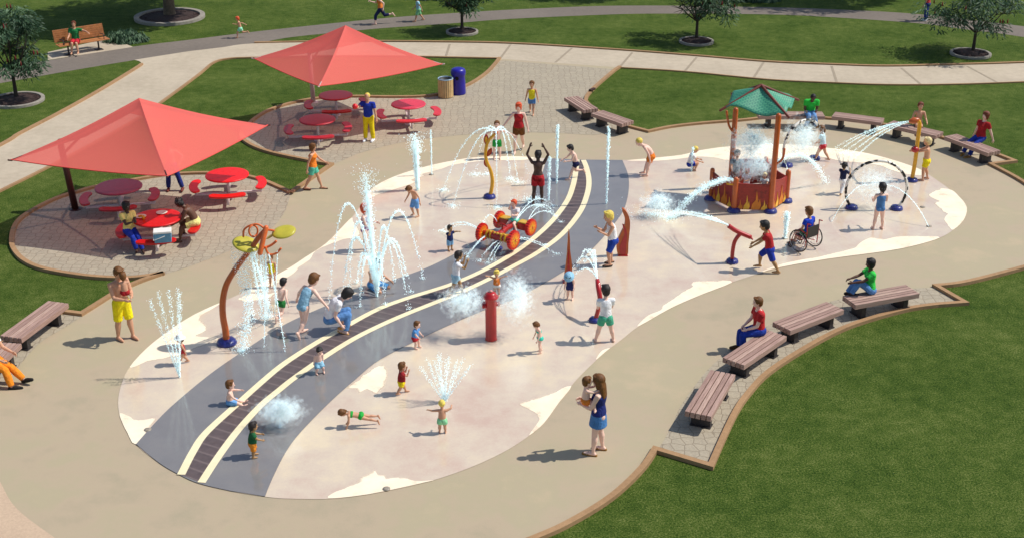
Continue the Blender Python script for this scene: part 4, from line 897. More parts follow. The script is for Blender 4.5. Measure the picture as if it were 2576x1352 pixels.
    if kind=='w': 
        for s in (1,-1): Mt=Rs(.68); body.ell(spine(.70)+Mt@V((.050*Ht,s*.034*Ht,0)),.030*Ht,None,10,8)
    for s in (1,-1): body.ell(Rp@V((-.030*Ht,s*.036*Ht,-.005*Ht)),.052*f,None,10,8)
    # anchor
    pts=[]
    for nm in 'LR': heel,toe,fu,fd=L['f'+nm]; pts+=[heel-fu*.0185*f*.95,toe-fu*.013*f*.95]
    low=min(p.z for p in pts)
    if P.get('handsdown'): low=min([low]+[(L['a'+nm][2]+L['a'+nm][4]@V((0,0,-.05*Ht))).z-.014*f for nm in 'LR'])
    if seat is not None:
        if anchor=='pelvis3d': base=V(seat); off=base
        else:
            g=at(gx,gy,seat); off=V((g.x,g.y,seat+.052*f))
        loc_=V((off.x,off.y,off.z)); rot=RZ(th)
    else:
        g=at(gx,gy,z); rot=RZ(th)
        fc=[(L['f'+nm][0].lerp(L['f'+nm][1],.4)) for nm in 'LR']
        a,b=fc; wa=1/(.05+max(0,a.z-low)*3); wb=1/(.05+max(0,b.z-low)*3); m=(a*wa+b*wb)/(wa+wb)
        if P.get('handsdown'): m=V((0,0,0))
        m=rot@m; loc_=V((g.x-m.x,g.y-m.y,z-low+.003))
    root=thing('person',lab,cat,loc_,R(th),group); root.rotation_euler=(0,0,R(th))
    vox=max(.0095,Ht*.0074)
    sk=skin_m(SK[skin]); me=remeshed(body,sk,vox,'body',3)
    ex=MB()
    for nm,s in (('L',1),('R',-1)):
        S,E,W,Ra,Rf=L['a'+nm]; cu=P['curl']*70; hw=.030*Ht if kind!='t' else .033*Ht
        for k,(o_,ln) in enumerate(((-.42,.034),(-.14,.040),(.14,.043),(.42,.039))):
            b=W+Rf@V((o_*hw*-1,0,-.048*Ht)); c1=RY(0)@V((0,0,-1)); 
            # fingers bend toward the palm (inwards)
            M1=Rf@RX(-s*cu*.55*(.8+.12*k)); M2=Rf@RX(-s*cu*1.25*(.8+.1*k)); p1=b+M1@V((o_*.004*Ht,0,-ln*.52*Ht)); p2=p1+M2@V((0,0,-ln*.48*Ht))
            ex.tube([b+Rf@V((0,0,.012*Ht)),b,p1,p2],[.0062*f,.0060*f,.0054*f,.0044*f],6)
        b=W+Rf@V((.010*Ht,0,-.018*Ht)); p1=b+Rf@V((.017*Ht,-s*.008*Ht,-.016*Ht)); p2=p1+Rf@V((.006*Ht,-s*.006*Ht,-.018*Ht)); ex.tube([b,p1,p2],[.0075*f,.0065*f,.005*f],6)
    for s in (1,-1):
        e=hc+M@V((.325*hh,s*.135*hh,.02*hh)); ex.ell(e,(.03*hh,.055*hh,.030*hh),M,8,6,1); ex.ell(e+M@V((.016*hh,0,0)),(.018*hh,.026*hh,.026*hh),M,8,6,2)
        ex.tube([hc+M@V((.352*hh,s*.07*hh,.115*hh)),hc+M@V((.335*hh,s*.20*hh,.11*hh))],.012*hh,5,4)
    ex.ell(hc+M@V((.345*hh,0,-.225*hh)),(.02*hh,.085*hh,.022*hh),M,8,5,3)
    hm=paint(HR[hair],.6,.3,22,.5,name='hair')
    me=append(me,ex,[sk,WH,EYE,LIP,hm]); bo=bpy.data.objects.new('body',me); COL.objects.link(bo); bo.parent=root
    # hair
    hb_=MB()
    if hs!='none':
        q=M@V((-.085*hh,0,.125*hh)); k=1.12 if hs in('short','crop') else 1.2
        if hs=='crop': k=1.06
        hb_.ell(hc+q,(.385*hh*k,.345*hh*k,.37*hh*k),M,18,14)
        if hs!='crop': hb_.ell(hc+M@V((-.20*hh,0,-.08*hh)),(.26*hh*k,.30*hh*k,.33*hh*k),M,14,10)
        if hs in('short','bob','long','pony','pigtails'):
            for i in range(7): a=(i-3)*.34; hb_.ell(hc+M@V((.20*hh*math.cos(a)+.05*hh,.30*hh*math.sin(a),.40*hh)),(.12*hh,.08*hh,.07*hh),M,6,5)
        if hs=='bob':
            for s in (1,-1): hb_.ell(hc+M@V((-.08*hh,s*.29*hh,-.16*hh)),(.22*hh,.10*hh,.32*hh),M,10,8)
            hb_.ell(hc+M@V((-.24*hh,0,-.20*hh)),(.20*hh,.30*hh,.34*hh),M,10,8)
        if hs=='long':
            b0=hc+M@V((-.18*hh,0,.1*hh)); b1=hc+M@V((-.28*hh,0,-.35*hh)); b2=top+Rt@V((-.055*Ht,0,-.06*Ht)); b3=top+Rt@V((-.062*Ht,0,-.12*Ht)); X=Rt@V((0,1,0)); Y=Rt@V((-1,0,0))
            hb_.loft([(b0,X,Y,.40*hh,.30*hh),(b1,X,Y,.46*hh,.26*hh),(b2,X,Y,.44*hh,.16*hh),(b3,X,Y,.25*hh,.06*hh)],12)
            for s in (1,-1): hb_.ell(hc+M@V((-.05*hh,s*.31*hh,-.22*hh)),(.20*hh,.09*hh,.42*hh),M,10,8)
        if hs=='pony':
            p0=hc+M@V((-.42*hh,0,.05*hh)); hb_.tube([p0,p0+M@V((-.10*hh,0,-.12*hh)),p0+M@V((-.08*hh,0,-.42*hh)),p0+M@V((.02*hh,0,-.68*hh))],[.08*hh,.12*hh,.10*hh,.04*hh],8)
        if hs=='pigtails':
            for s in (1,-1): p0=hc+M@V((-.2*hh,s*.34*hh,.15*hh)); hb_.tube([p0,p0+M@V((-.08*hh,s*.16*hh,.04*hh)),p0+M@V((-.12*hh,s*.24*hh,-.14*hh))],[.06*hh,.13*hh,.05*hh],8)
        if hs=='dread':
            rn=random.Random(4)
            for i in range(26):
                a=rn.uniform(1.2,5.1); e=rn.uniform(-.2,1.2); d=M@V((math.cos(a)*math.cos(e),math.sin(a)*math.cos(e),math.sin(e))); p0=hc+M@V((-.08*hh,0,.12*hh))+d*.34*hh; hb_.tube([p0,p0+d*.2*hh,p0+d*.36*hh+V((0,0,-.12*hh))],[.05*hh,.05*hh,.03*hh],6)
        if hs=='bun': hb_.ell(hc+M@V((-.42*hh,0,.22*hh)),.17*hh,None,10,8)
        hme=remeshed(hb_,hm,max(.008,vox*.8),'hair',1); ho=bpy.data.objects.new('hair',hme); COL.objects.link(ho); ho.parent=root
    if hatc:
        h=MB(); q=hc+M@V((-.04*hh,0,.16*hh)); h.ell(q,(.47*hh,.42*hh,.44*hh),M,20,10,0,0.0)
        h.loft([(q+M@V((0,0,.03*hh)),M@V((1,0,0)),M@V((0,1,0)),.44*hh,.40*hh),(q+M@V((0,0,-.06*hh)),M@V((1,0,0)),M@V((0,1,0)),.68*hh,.62*hh),(q+M@V((0,0,-.09*hh)),M@V((1,0,0)),M@V((0,1,0)),.68*hh,.62*hh),(q+M@V((0,0,-.02*hh)),M@V((1,0,0)),M@V((0,1,0)),.42*hh,.38*hh)],20)
        h.build('hat',cloth_m(hatc),root)
    # clothes
    CO=max(.0125,.0095*Ht)
    def torso(mb,t0,t1,o):
        ts=[t0]+[r[0] for r in rings if t0+.02<r[0]<t1-.02]+[t1]
        out=[]
        for t in ts: a,b=rr(t); Mx=Rs(t); out.append((spine(t),Mx@V((0,1,0)),Mx@V((-1,0,0)),a+o,b+o))
        mb.loft(out,16)
    def leg(mb,nm,frac,o0,o1):
        H0,K,F_,Rh,Rk=L['l'+nm]
        if frac<=.5:
            k=frac*2; e=H0.lerp(K,k); r=lambda u:(.050*(1-u)+.031*u)*f; mb.tube([H0+(H0-K).normalized()*.01,H0,e],[r(0)*.9+o0,r(0)+o0,r(k)+o1],12,cap='flat')
        else:
            k=(frac-.5)*2; e=K.lerp(F_,k); mb.tube([H0,H0.lerp(K,.4)],[.050*f+o0,.045*f+o0],12,cap='flat'); mb.tube([H0,H0.lerp(K,.5),K],[.050*f+o0,.041*f+o0,.032*f+o0],12); mb.tube([K,K.lerp(F_,k*.5),e],[.032*f+o0,.034*f+o0,(.034*(1-k)+.020*k)*f+o1],12,cap='flat')
        mb.ell(H0,.048*f+o0,None,12,8)
    def arm(mb,nm,frac,o):
        S,E,W,Ra,Rf=L['a'+nm]; mb.tube([spine(.88).lerp(S,.4),S],[.040*f,.032*f+o],10)
        if frac<=.5: e=S.lerp(E,frac*2); mb.tube([S,e],[.031*f+o,.026*f+o*1.3],10,cap='flat'); mb.ell(S,.031*f+o,None,10,8)
        else: e=E.lerp(W,(frac-.5)*2); mb.tube([S,E],[.031*f+o,.023*f+o],10); mb.tube([E,e],[.023*f+o,.018*f+o],10,cap='flat')
    for wtype,wc in wear:
        m=MB(); name=wtype; tail=[]
        if wtype in('tee','longsleeve','tank'):
            torso(m,.02 if kind!='t' else .0,.955 if wtype!='tank' else .93,CO*1.15)
            if wtype!='tank':
                for nm in 'LR': arm(m,nm,.27 if wtype=='tee' else .95,CO*.95)
            if kind=='w':
                for s in (1,-1): m.ell(spine(.70)+Rs(.68)@V((.050*Ht,s*.034*Ht,0)),.030*Ht+CO*.8,None,10,8)
            name='shirt'
        elif wtype in('shorts','trunks','briefs','long_shorts','trousers','capri','diaper'):
            fr={'shorts':.30,'trunks':.22,'briefs':.06,'long_shorts':.47,'trousers':.97,'capri':.80,'diaper':.05}[wtype]
            o=CO*(1.5 if wtype in('diaper',) else 1.0); torso(m,-.10,.20 if wtype!='briefs' else .12,o*1.02)
            for nm in 'LR': leg(m,nm,fr,o,o*(2.0 if wtype in('shorts','long_shorts') else (1.6 if wtype=='trousers' else 1.1)))
            for s in (1,-1): m.ell(Rp@V((-.030*Ht,s*.036*Ht,-.005*Ht)),.052*f+o,None,10,8)
            name={'trousers':'trousers','capri':'trousers','briefs':'swim_briefs','diaper':'nappy'}.get(wtype,'shorts')
        elif wtype in('swimsuit',):
            torso(m,-.12,.90,CO*.75)
            for s in (1,-1): m.ell(Rp@V((-.030*Ht,s*.036*Ht,0)),.050*f+CO*.6,None,10,8)
            for s in (1,-1): m.tube([spine(.84)+Rs(.9)@V((.05*Ht,s*.045*Ht,0)),spine(.97)+Rs(.95)@V((0,s*.05*Ht,.014*Ht)),spine(.80)+Rs(.9)@V((-.05*Ht,s*.04*Ht,0))],.010*Ht,6)
            name='swimsuit'
        elif wtype=='top':
            torso(m,.60,.80,CO*.8); name='bikini_top'
        elif wtype=='skirt':
            torso(m,.0,.20,CO); d=(L['lL'][3]@V((0,0,-1))+L['lR'][3]@V((0,0,-1))).normalized(); X=Rp@V((0,1,0)); Y=X.cross(d).normalized(); a,b=rr(.05)
            m.loft([(spine(.1),X,Y,a+CO,b+CO),(V((0,0,0)),X,Y,a+CO*1.5,b+CO*1.6),(d*th_l*.55,X,Y,a*1.08+CO*2,b*1.15+CO*2)],18); name='skirt'
        mm=remeshed(m,cloth_m(wc),max(.0095,vox*1.0),name,2); co_=bpy.data.objects.new(name,mm); COL.objects.link(co_); co_.parent=root
    if shoes:
        for nm in 'LR':
            heel,toe,fu,fd=L['f'+nm]; m=MB()
            if shoes[0]=='sandal':
                m.tube([heel-fu*.014*f-fd*.01*Ht,heel.lerp(toe,.5)-fu*.016*f,toe-fu*.010*f+fd*.008*Ht],[.018*f,.021*f,.019*f],8); m.v=[tuple(v) for v in m.v]
                x=fu.cross(fd); m.tube([heel.lerp(toe,.6)+x*.02*Ht,heel.lerp(toe,.6)+fu*.022*Ht,heel.lerp(toe,.6)-x*.02*Ht],.006*Ht,6); m.build('sandal',cloth_m(shoes[1]),root)
            else:
                m.tube([heel,heel.lerp(toe,.55)+fu*.004*Ht,toe+fd*.01*Ht],[.0225*f+.004,.025*f+.004,.018*f+.004],12); m.build('shoe',cloth_m(shoes[1]),root)
    Mr=rot
    def Wp(v): return loc_+Mr@V(v)
    return dict(root=root,hL=Wp(L['aL'][2]+L['aL'][4]@V((0,0,-.06*Ht))),hR=Wp(L['aR'][2]+L['aR'][4]@V((0,0,-.06*Ht))),head=Wp(hc),Ht=Ht,pel=loc_)
ORA=(240,128,30); MINT=(92,196,168); BLUE=(14,48,160); LBL=(104,160,220); NAVY=(10,22,66); YL=(250,212,0); RD=(166,16,24); GRN=(24,160,60); JEAN=(92,140,196); WHT=(238,236,236); PBL=(150,196,220)
HH=hgt
# --- plaza, upper left
p=PBR@V((-.28,.28,.0)); qx=px((p.x,p.y,.46))
person('person in a green tee and red shorts sitting on the backed park bench',qx[0],qx[1],1.6,275,'m','sit',dict(aL=(20,78,30,0),aR=(30,8,40,0),lean=-4),'tan','auburn','short',[('tee',(20,120,60)),('long_shorts',(190,20,40))],None,seat=.46,cat='adult')
person('shirtless child with orange hair and mint shorts running along the asphalt path',599,96,.98,185,'k','run',dict(aL=(-70,20,20,0)),'tan','red','short',[('shorts',(150,230,190))],z=.01)
person('jogger in an orange top and navy trousers running left on the asphalt path',946,62,1.55,185,'w','run',dict(lean=12),'pale','brown','pony',[('tank',(226,130,50)),('capri',(14,30,80))],z=.01,cat='adult')
person('running child in a pale blue top and light green shorts behind the jogger',1050,54,1.22,190,'k','walk',dict(lean=10),'tan','blond','short',[('tee',(150,200,220)),('long_shorts',(130,200,150))],z=.01)
person('person in a red top and blue jeans walking on the path at the upper right',2325,52,1.5,150,'m','stand',dict(aR=(50,10,80,0)),'tan','brown','short',[('tee',(200,60,60)),('trousers',(16,44,130))],('shoe',(230,230,230)),z=.01,cat='adult')
q=person('blond person in a blue tee and yellow trousers holding up a red ball',928,355,HH(928,355,237),255,'m','stand',dict(aR=(62,38,50,0),aL=(4,14,10,0),lR=(4,3,4,0)),'tan','blond','crop',[('trousers',YL),('tee',BLUE)],('shoe',(236,236,240)),z=ZD,cat='adult')
b=q['hR']+V((-.03,-.03,.06)); mb=MB(); mb.ell((0,0,0),.095,None,20,14); o=mb.build('ball',paint((220,30,40),.35,.1,6,name='ball_red')); o.location=b; tag(o,'small red ball held by the person in the blue tee','ball')
person('person in an orange tank top and mint shorts walking right by the kerb corner',797,476,HH(797,476,362)*1.02,-8,'w','walk',dict(aL=(38,12,20,0),aR=(-18,10,12,0),lL=(20,2,6,0),lR=(-14,2,18,0)),'tan','brown','bob',[('tank',ORA),('shorts',MINT)],('sandal',(90,50,30)),z=ZD,cat='teenager')
person('shirtless man in blue jeans standing behind the front canopy, hands on hips',437,480,HH(437,480,357),275,'m','stand',dict(aL=(-20,40,80,50),aR=(-20,40,80,50),lL=(8,16,2,0),lR=(0,6,2,0)),'tan','auburn','short',[('trousers',(16,40,120))],('shoe',(110,50,40)),z=ZD,cat='adult')
c3=TA3[1]
def seatpt(T,ang,r=1.02): c=T[1]; return V((c.x+r*math.cos(R(ang)),c.y+r*math.sin(R(ang)),0))
s=seatpt(TA3,190,1.0); qx=px((s.x,s.y,.47)); print('seat TA3 left px',qx)
person('woman in a pale yellow tee and blue jeans seated at the red table',qx[0]+22,qx[1]+8,1.62,308,'w','sit',dict(lL=(72,3,52,0),lR=(80,-6,66,0),aL=(38,-8,75,30),aR=(38,-8,75,30),lean=-2,hy=25),'dark','black','bob',[('tee',(236,212,120)),('trousers',BLUE)],None,seat=.47,z=ZD,cat='adult')
s=seatpt(TA3,10,1.04); qx=px((s.x,s.y,.47)); print('seat TA3 right px',qx)
person('shirtless person with dreadlocks and cream shorts leaning over the red table',qx[0]-4,qx[1],1.62,186,'m','sit',dict(lL=(70,6,60,0),lR=(86,6,96,0),aL=(70,10,40,-10),aR=(78,10,26,-10),lean=46,hp=18),'brown','black','dread',[('shorts',(240,226,140))],None,seat=.47,z=ZD,cat='adult')
person('girl in a yellow top and denim shorts walking down the flagstone path',1338,288,HH(1338,288,205)*1.02,262,'k','walk',dict(aL=(10,16,10,0),aR=(-10,14,10,0)),'tan','brown','short',[('tank',(244,220,30)),('shorts',JEAN)],None,z=ZD)
q12=person('woman in a red tank top and brown shorts reaching to the small boy',1300,384,HH(1300,384,262)*1.02,262,'w','walk',dict(aR=(14,38,8,0),aL=(-6,14,12,0),lL=(-16,2,22,0),lR=(14,1,4,0)),'pale','red','bob',[('tank',RD),('shorts',(110,62,12))],None,z=ZD,cat='adult')
person('small boy in green shorts with arms held out behind the yellow vine post',1250,400,HH(1250,400,306),270,'k','stand',dict(aL=(0,72,14,0),aR=(0,60,16,0)),'pale','brown','short',[('shorts',GRN)],None)
person('shirtless boy in light blue shorts looking down at a ground jet',1046,545,HH(1046,545,467)*1.12,225,'k','walk',dict(lean=24,hp=42,aL=(10,42,24,0),aR=(28,24,20,0),lR=(22,2,44,0),lL=(-4,2,6,0)),'tan','brown','short',[('long_shorts',LBL)],None)
person('woman with dark skin in red swim shorts, seen from behind with both arms raised',1354,512,1.66,82,'w','walk',dict(aL=(168,-36,56,80),aR=(172,-26,56,80),lL=(-8,2,12,0),lR=(10,2,2,0),lean=0),'dark','black','pony',[('briefs',RD),('shorts',(180,20,30))],None,cat='adult')
person('boy in navy trunks running left over the cream stripe',1434,452,HH(1434,452,370)*1.12,192,'k','run',dict(lean=26,aR=(70,10,16,0),aL=(50,10,60,0),hp=8,lL=(30,2,10,0),lR=(-6,2,84,0)),'pale','black','short',[('trunks',(12,16,70))],None)
person('blond shirtless child in orange shorts bending forward at the edge of the grey band',1620,441,HH(1620,441,361)*1.32,180,'k','stand',dict(lean=62,hp=4,lL=(16,3,8,0),lR=(22,3,8,0),aL=(30,8,18,0),aR=(34,8,18,0)),'pale','blond','crop',[('shorts',ORA)],None)
person('blond child in a white tee and blue shorts crouching by a thin jet',1745,428,1.12,5,'k','squat',dict(lean=22,hp=10),'tan','blond','crop',[('tee',WHT),('shorts',BLUE)],None)
# --- house and right side
hx=HOUSE_C
for lab,dx,dy,Ht,th,hr,wr in (('child with orange hair standing inside the play house behind the brick panels',-.10,.10,.95,230,'red',[('tee',WHT)]),('small fair haired child inside the play house near the front panel',.42,.0,.84,250,'pblond',[('tee',(200,210,210))]),('child with a grey hood at the back of the play house in the mist',-.32,.72,1.3,270,'dark',[('tee',(120,130,136))])):
    g=hx+V((dx,dy,0)); X_=px((g.x,g.y,ZP)); person(lab,X_[0],X_[1],Ht,th,'k','stand',dict(aL=(60,10,40,0),aR=(40,10,40,0)),'tan',hr,'short',wr+[('shorts',(120,60,50))],None)
def bseat(i,u,v=0):
    c,a,Lb,_=BENCH[i]; p=c+V((math.cos(a)*u-math.sin(a)*v,math.sin(a)*u+math.cos(a)*v,0)); return px((p.x,p.y,.47))
qx=(2036,289); person('man in a bright green tee and light jeans sitting on the rear bench',qx[0],qx[1],1.66,268,'m','sit',dict(lean=34,hp=22,aL=(30,4,56,34),aR=(30,4,56,34),lL=(84,14,88,0),lR=(84,12,86,0)),'dark','black','crop',[('trousers',JEAN),('tee',(36,190,60))],('shoe',(130,90,30)),seat=.46,z=ZD,cat='adult')
person('child in a white tee and red trunks stepping through the rear spotted hoop',2060,404,HH(2060,404,319)*1.05,150,'k','walk',dict(lean=16,aL=(30,10,40,0),aR=(10,10,50,0)),'tan','brown','pony',[('trunks',(200,40,50)),('tee',(200,226,232))],None)
person('shirtless boy with brown hair sitting on the bench behind the yellow spray post',2308,315,1.35,262,'k','sit',dict(lean=6,aL=(20,20,50,0),aR=(20,20,50,0)),'tan','auburn','short',[('shorts',(120,90,80))],None,seat=.46,z=ZD)
person('blond boy in yellow shorts pushing the red ball of the spray post',2322,453,HH(2322,453,347)*1.0,160,'k','stand',dict(aL=(76,10,14,0),aR=(66,0,20,0),lean=4,lL=(10,3,14,0),lR=(-4,3,12,0)),'tan','pblond','short',[('shorts',(255,222,0))],None)
person('woman in a red top and blue jeans leaning back at the far right',2464,353,1.72,212,'w','sit',dict(lean=-16,aL=(-36,16,4,0),aR=(-30,26,10,0),lL=(66,4,34,0),lR=(72,8,50,0)),'pale','auburn','bob',[('trousers',(10,50,150)),('tee',RD)],('shoe',(150,110,50)),seat=.46,z=ZD,cat='adult')
person('child with pigtails in a navy top and white trousers walking away toward the rear hoops',2116,486,HH(2116,486,407)*1.0,50,'k','walk',dict(aL=(50,10,100,0),aR=(50,20,100,0)),'olive','black','pigtails',[('trousers',(240,240,240)),('tee',(14,28,70))],None)
person('girl in a blue swimsuit seen from behind in front of the spotted hoop',2206,575,HH(2206,575,461)*1.0,92,'k','stand',dict(aL=(22,10,70,10),aR=(22,10,70,10),lL=(0,6,2,0),lR=(0,6,2,0)),'pale','black','pony',[('swimsuit',(74,122,176))],None)
person('boy in a red tee and blue shorts pushing the water cannon',1934,681,1.48,168,'k','walk',dict(lean=22,aL=(66,4,10,0),aR=(58,0,18,0),lR=(44,6,46,0),lL=(-22,6,10,0),hp=2),'olive','black','short',[('long_shorts',BLUE),('tee',(176,24,30))],None)
person('blond boy in a white tank top and blue shorts beside the flame fin',1532,664,HH(1527,668,545)*1.10,196,'k','walk',dict(lean=16,aL=(44,-2,92,0),aR=(44,-2,92,0),lL=(26,5,34,0),lR=(4,5,16,0)),'tan','blond','short',[('long_shorts',(14,60,160)),('tank',(240,238,236))],('sandal',(40,30,24)))
person('toddler in a pale blue sun hat and navy swim trunks behind the narrow fin',1433,752,.82,255,'t','stand',dict(lean=24,hp=30,aL=(30,10,30,0),aR=(30,10,30,0)),'pale','black','short',[('trunks',(12,30,96)),('tank',(12,30,96))],None,hatc=(150,200,226))
person('boy in a white tee and green shorts aiming the water cannon, seen from behind',1520,856,HH(1520,858,718)*1.0,98,'k','stand',dict(aL=(30,2,60,20),aR=(30,2,60,20),lL=(6,13,2,0),lR=(2,13,2,0),lean=8,hp=6),'pale','dark','short',[('shorts',(72,170,136)),('tee',(240,240,242))],None)
person('boy in a white tee and pale blue shorts by the track',1153,740,HH(1153,740,637)*1.08,10,'k','walk',dict(lean=12,aL=(70,10,110,0),aR=(70,0,100,0)),'olive','dark','short',[('shorts',(170,206,220)),('tee',(238,236,242))],None)
person('toddler in an orange top and white nappy behind the hydrant with arms raised',1249,744,HH(1249,744,683)*1.04,268,'t','stand',dict(aL=(10,120,20,0),aR=(10,120,20,0)),'tan','blond','pony',[('diaper',(240,236,230)),('tank',(232,130,50))],None)
person('toddler in a navy tee and pale blue shorts reaching up toward the water car',1133,630,HH(1133,630,568),310,'t','stand',dict(aL=(40,110,20,0),aR=(90,10,110,0)),'olive','dark','short',[('long_shorts',(130,180,216)),('tee',(14,32,90))],None)
w1,w2,w3,w4,cc_,fa_,ra2,ax_=CAR; sp=cc_+ra2+V((0,0,.12)); yaw=math.degrees(math.atan2(-(ra2-fa_).y,-(ra2-fa_).x))
person('child with red hair, white tee and mint shorts riding the water car',0,0,1.12,yaw,'k','sit',dict(lL=(78,30,70,0),lR=(78,30,70,0),aR=(120,25,60,0),aL=(60,20,60,0),lean=10),'pale','red','short',[('shorts',(92,200,170)),('tee',WHT)],None,seat=sp,anchor='pelvis3d')
person('slim child in a purple swimsuit standing behind the tall central jet',924,630,HH(924,630,515)*1.0,350,'k','stand',dict(aL=(20,10,60,0),aR=(20,10,60,0)),'pale','red','bob',[('swimsuit',(128,44,120))],None)
person('shirtless person in light blue shorts sitting cross legged behind the fountain base',940,722,1.5,325,'m','cross',dict(lean=12,hp=16),'tan','dark','short',[('long_shorts',(80,150,210))],None,seat=ZP+.005,cat='teenager')
person('crouching woman in a white tee and blue jeans reaching down to the cream stripe',866,834,1.85,4,'w','squat',dict(lean=50,hp=14,aL=(46,4,10,0),aR=(30,4,50,0),lL=(112,10,118,0),lR=(104,10,116,0)),'pale','black','bob',[('trousers',JEAN),('tee',(244,240,246))],('sandal',(200,150,80)),cat='adult')
person('girl in a pale blue swimsuit bending forward with arms spread, seen from behind',760,842,HH(760,842,722)*1.25,50,'k','walk',dict(lean=52,aL=(30,50,20,0),aR=(20,66,40,0),lL=(4,2,10,0),lR=(-14,2,30,0)),'pale','brown','short',[('swimsuit',(140,184,208))],None)
person('boy in green swim trunks with an arm stretched out beside the pale blue swimsuit girl',704,806,HH(704,806,726)*1.3,60,'k','run',dict(lean=26,aL=(20,80,10,0),aR=(-20,30,30,0),lL=(10,4,20,0),lR=(-16,4,60,0)),'pale','black','short',[('trunks',(30,120,50))],None)
person('small child in a yellow swimsuit under the flower post behind the streams',686,722,HH(686,722,642)*1.0,262,'k','stand',dict(),'tan','brown','short',[('swimsuit',(246,222,20))],None)
qf=person('shirtless father in yellow shorts carrying a toddler at the left of the pad',320,853,HH(320,855,674),318,'m','walk',dict(aL=(20,2,78,30),aR=(24,4,66,30),hp=22,lL=(8,3,4,0),lR=(-4,3,4,0),lean=-3),'tan','brown','short',[('long_shorts',(255,224,0))],None,z=ZD,cat='adult')
f0=qf['pel']; fd=V((math.cos(R(318)),math.sin(R(318)),0)); s=f0+fd*.25+V((0,0,.36))+V((-.0,-.02,0))
person('toddler in red trunks held in the arms of the father in yellow shorts',0,0,.80,110,'t','sit',dict(lL=(70,35,60,0),lR=(70,35,60,0),aL=(70,20,30,0),aR=(70,20,30,0),lean=4),'tan','brown','short',[('trunks',RD)],None,seat=s,anchor='pelvis3d')
person('toddler in a red swimsuit and white sun hat behind the left fan of jets',459,915,HH(459,915,842),200,'t','walk',dict(),'tan','brown','short',[('swimsuit',(180,30,40))],None,hatc=(240,240,240))
c,a,Lb,_=BENCH[11]; sp=V((at(-22,905,.47).x,at(-22,905,.47).y,.49))
person('seated person in orange trousers and black shoes at the left edge',-20,915,1.75,345,'m','sit',dict(lL=(66,3,22,0),lR=(70,8,50,0)),'tan','brown','short',[('trousers',(246,140,20)),('tee',WHT)],('shoe',(20,18,18)),seat=.47,z=ZD,cat='adult')
person('shirtless toddler in pale blue shorts standing on the right cream stripe',804,940,HH(804,938,877)*1.22,300,'t','stand',dict(lean=24,hp=10,lL=(44,12,62,0),lR=(36,12,56,0)),'pale','black','short',[('long_shorts',(140,190,214))],None)
person('toddler in a blue tee and red shorts stooping on the pad left of the hydrant',1050,875,HH(1050,875,814)*1.12,335,'t','stand',dict(lean=14,lL=(30,6,36,0),lR=(22,6,36,0),aL=(36,0,30,0),aR=(36,0,30,0)),'pale','brown','short',[('shorts',(180,20,36)),('tee',(84,146,210))],None)
person('toddler in light blue shorts sitting on the band pointing at the cream stripe',580,1015,.84,5,'t','sit',dict(lL=(84,20,14,0),lR=(84,20,24,0),aL=(84,8,4,0),aR=(40,10,20,0),lean=4),'pale','brown','short',[('long_shorts',(110,166,220))],None,seat=ZP+.008)
person('toddler in a green tee and orange trousers beside the front puff of mist',641,1148,HH(641,1148,1064)*1.02,20,'t','stand',dict(aL=(56,6,24,0),aR=(44,6,30,0),lean=8,lL=(14,4,20,0),lR=(0,4,10,0)),'olive','dark','short',[('long_shorts',(246,146,36)),('tee',(10,92,46))],None)
person('child in a green bikini doing a press up on the front of the pad',908,1071,.86,184,'k','stand',dict(pp=72,lean=8,handsdown=True,flatfeet=False,hp=-6,aL=(80,12,22,0),aR=(80,12,22,0),lL=(-2,6,4,0),lR=(-4,6,8,0)),'tan','brown','pony',[('briefs',(30,170,60)),('top',(30,170,60))],None)
person('blond toddler in mint green shorts reaching up to the fan jet',1113,1086,HH(1113,1086,1010)*1.06,88,'t','stand',dict(aL=(0,84,30,0),aR=(20,110,70,0)),'tan','blond','crop',[('shorts',(140,214,160))],None)
person('toddler in a red tee and yellow shorts walking with hands to his face',1014,988,HH(1014,988,911)*1.02,15,'t','walk',dict(aL=(70,10,100,0),aR=(70,10,90,0),lean=4),'tan','brown','short',[('shorts',(255,214,0)),('tee',(150,18,26))],None)
person('small girl in a teal swimsuit leaning forward right of the hydrant',1358,885,HH(1358,885,810)*1.06,205,'k','walk',dict(lean=18,hp=14,aL=(26,8,20,0),aR=(20,8,20,0),lL=(10,3,20,0),lR=(-8,3,10,0)),'pale','brown','pony',[('briefs',(60,200,176)),('top',(60,200,176))],None)
qm=person('mother with long brown hair, navy top and denim skirt carrying a toddler',1497,1136,HH(1497,1137,941)*.985,162,'w','stand',dict(aL=(22,8,72,30),aR=(26,2,74,30),lL=(6,3,4,0),lR=(-2,3,6,0),lean=-2,hy=0,hp=8),'pale','brown','long',[('tank',(16,34,110)),('skirt',(70,126,186))],('sandal',(150,104,40)),z=ZD,cat='adult')
fd=V((math.cos(R(175)),math.sin(R(175)),0)); s=qm['pel']+fd*.25+V((-.02,-.06,.34))
person('toddler in orange trunks held against the chest of the mother in the denim skirt',0,0,.86,10,'t','sit',dict(lL=(70,40,70,0),lR=(70,40,70,0),aL=(80,30,30,0),aR=(80,30,30,0),lean=2),'pale','brown','short',[('trunks',(236,130,40))],None,seat=s,anchor='pelvis3d')
person('man in a red tee and blue jeans sitting on the right front benches',1907,838,1.68,188,'m','sit',dict(lL=(82,8,84,0),lR=(80,4,80,0),lean=8,aL=(26,4,50,36),aR=(26,4,50,36)),'pale','brown','short',[('trousers',(8,50,150)),('tee',(184,22,28))],('shoe',(90,60,30)),seat=.46,z=ZD,cat='adult')
person('woman in a bright green top and light jeans, knees drawn up on a bench',2186,735,1.62,186,'w','sit',dict(lL=(128,4,96,0),lR=(120,5,88,0),lean=6,aL=(62,2,26,30),aR=(62,2,26,30)),'brown','black','bob',[('trousers',JEAN),('tee',(48,200,72))],('shoe',(50,36,30)),seat=.46,z=ZD,cat='adult')
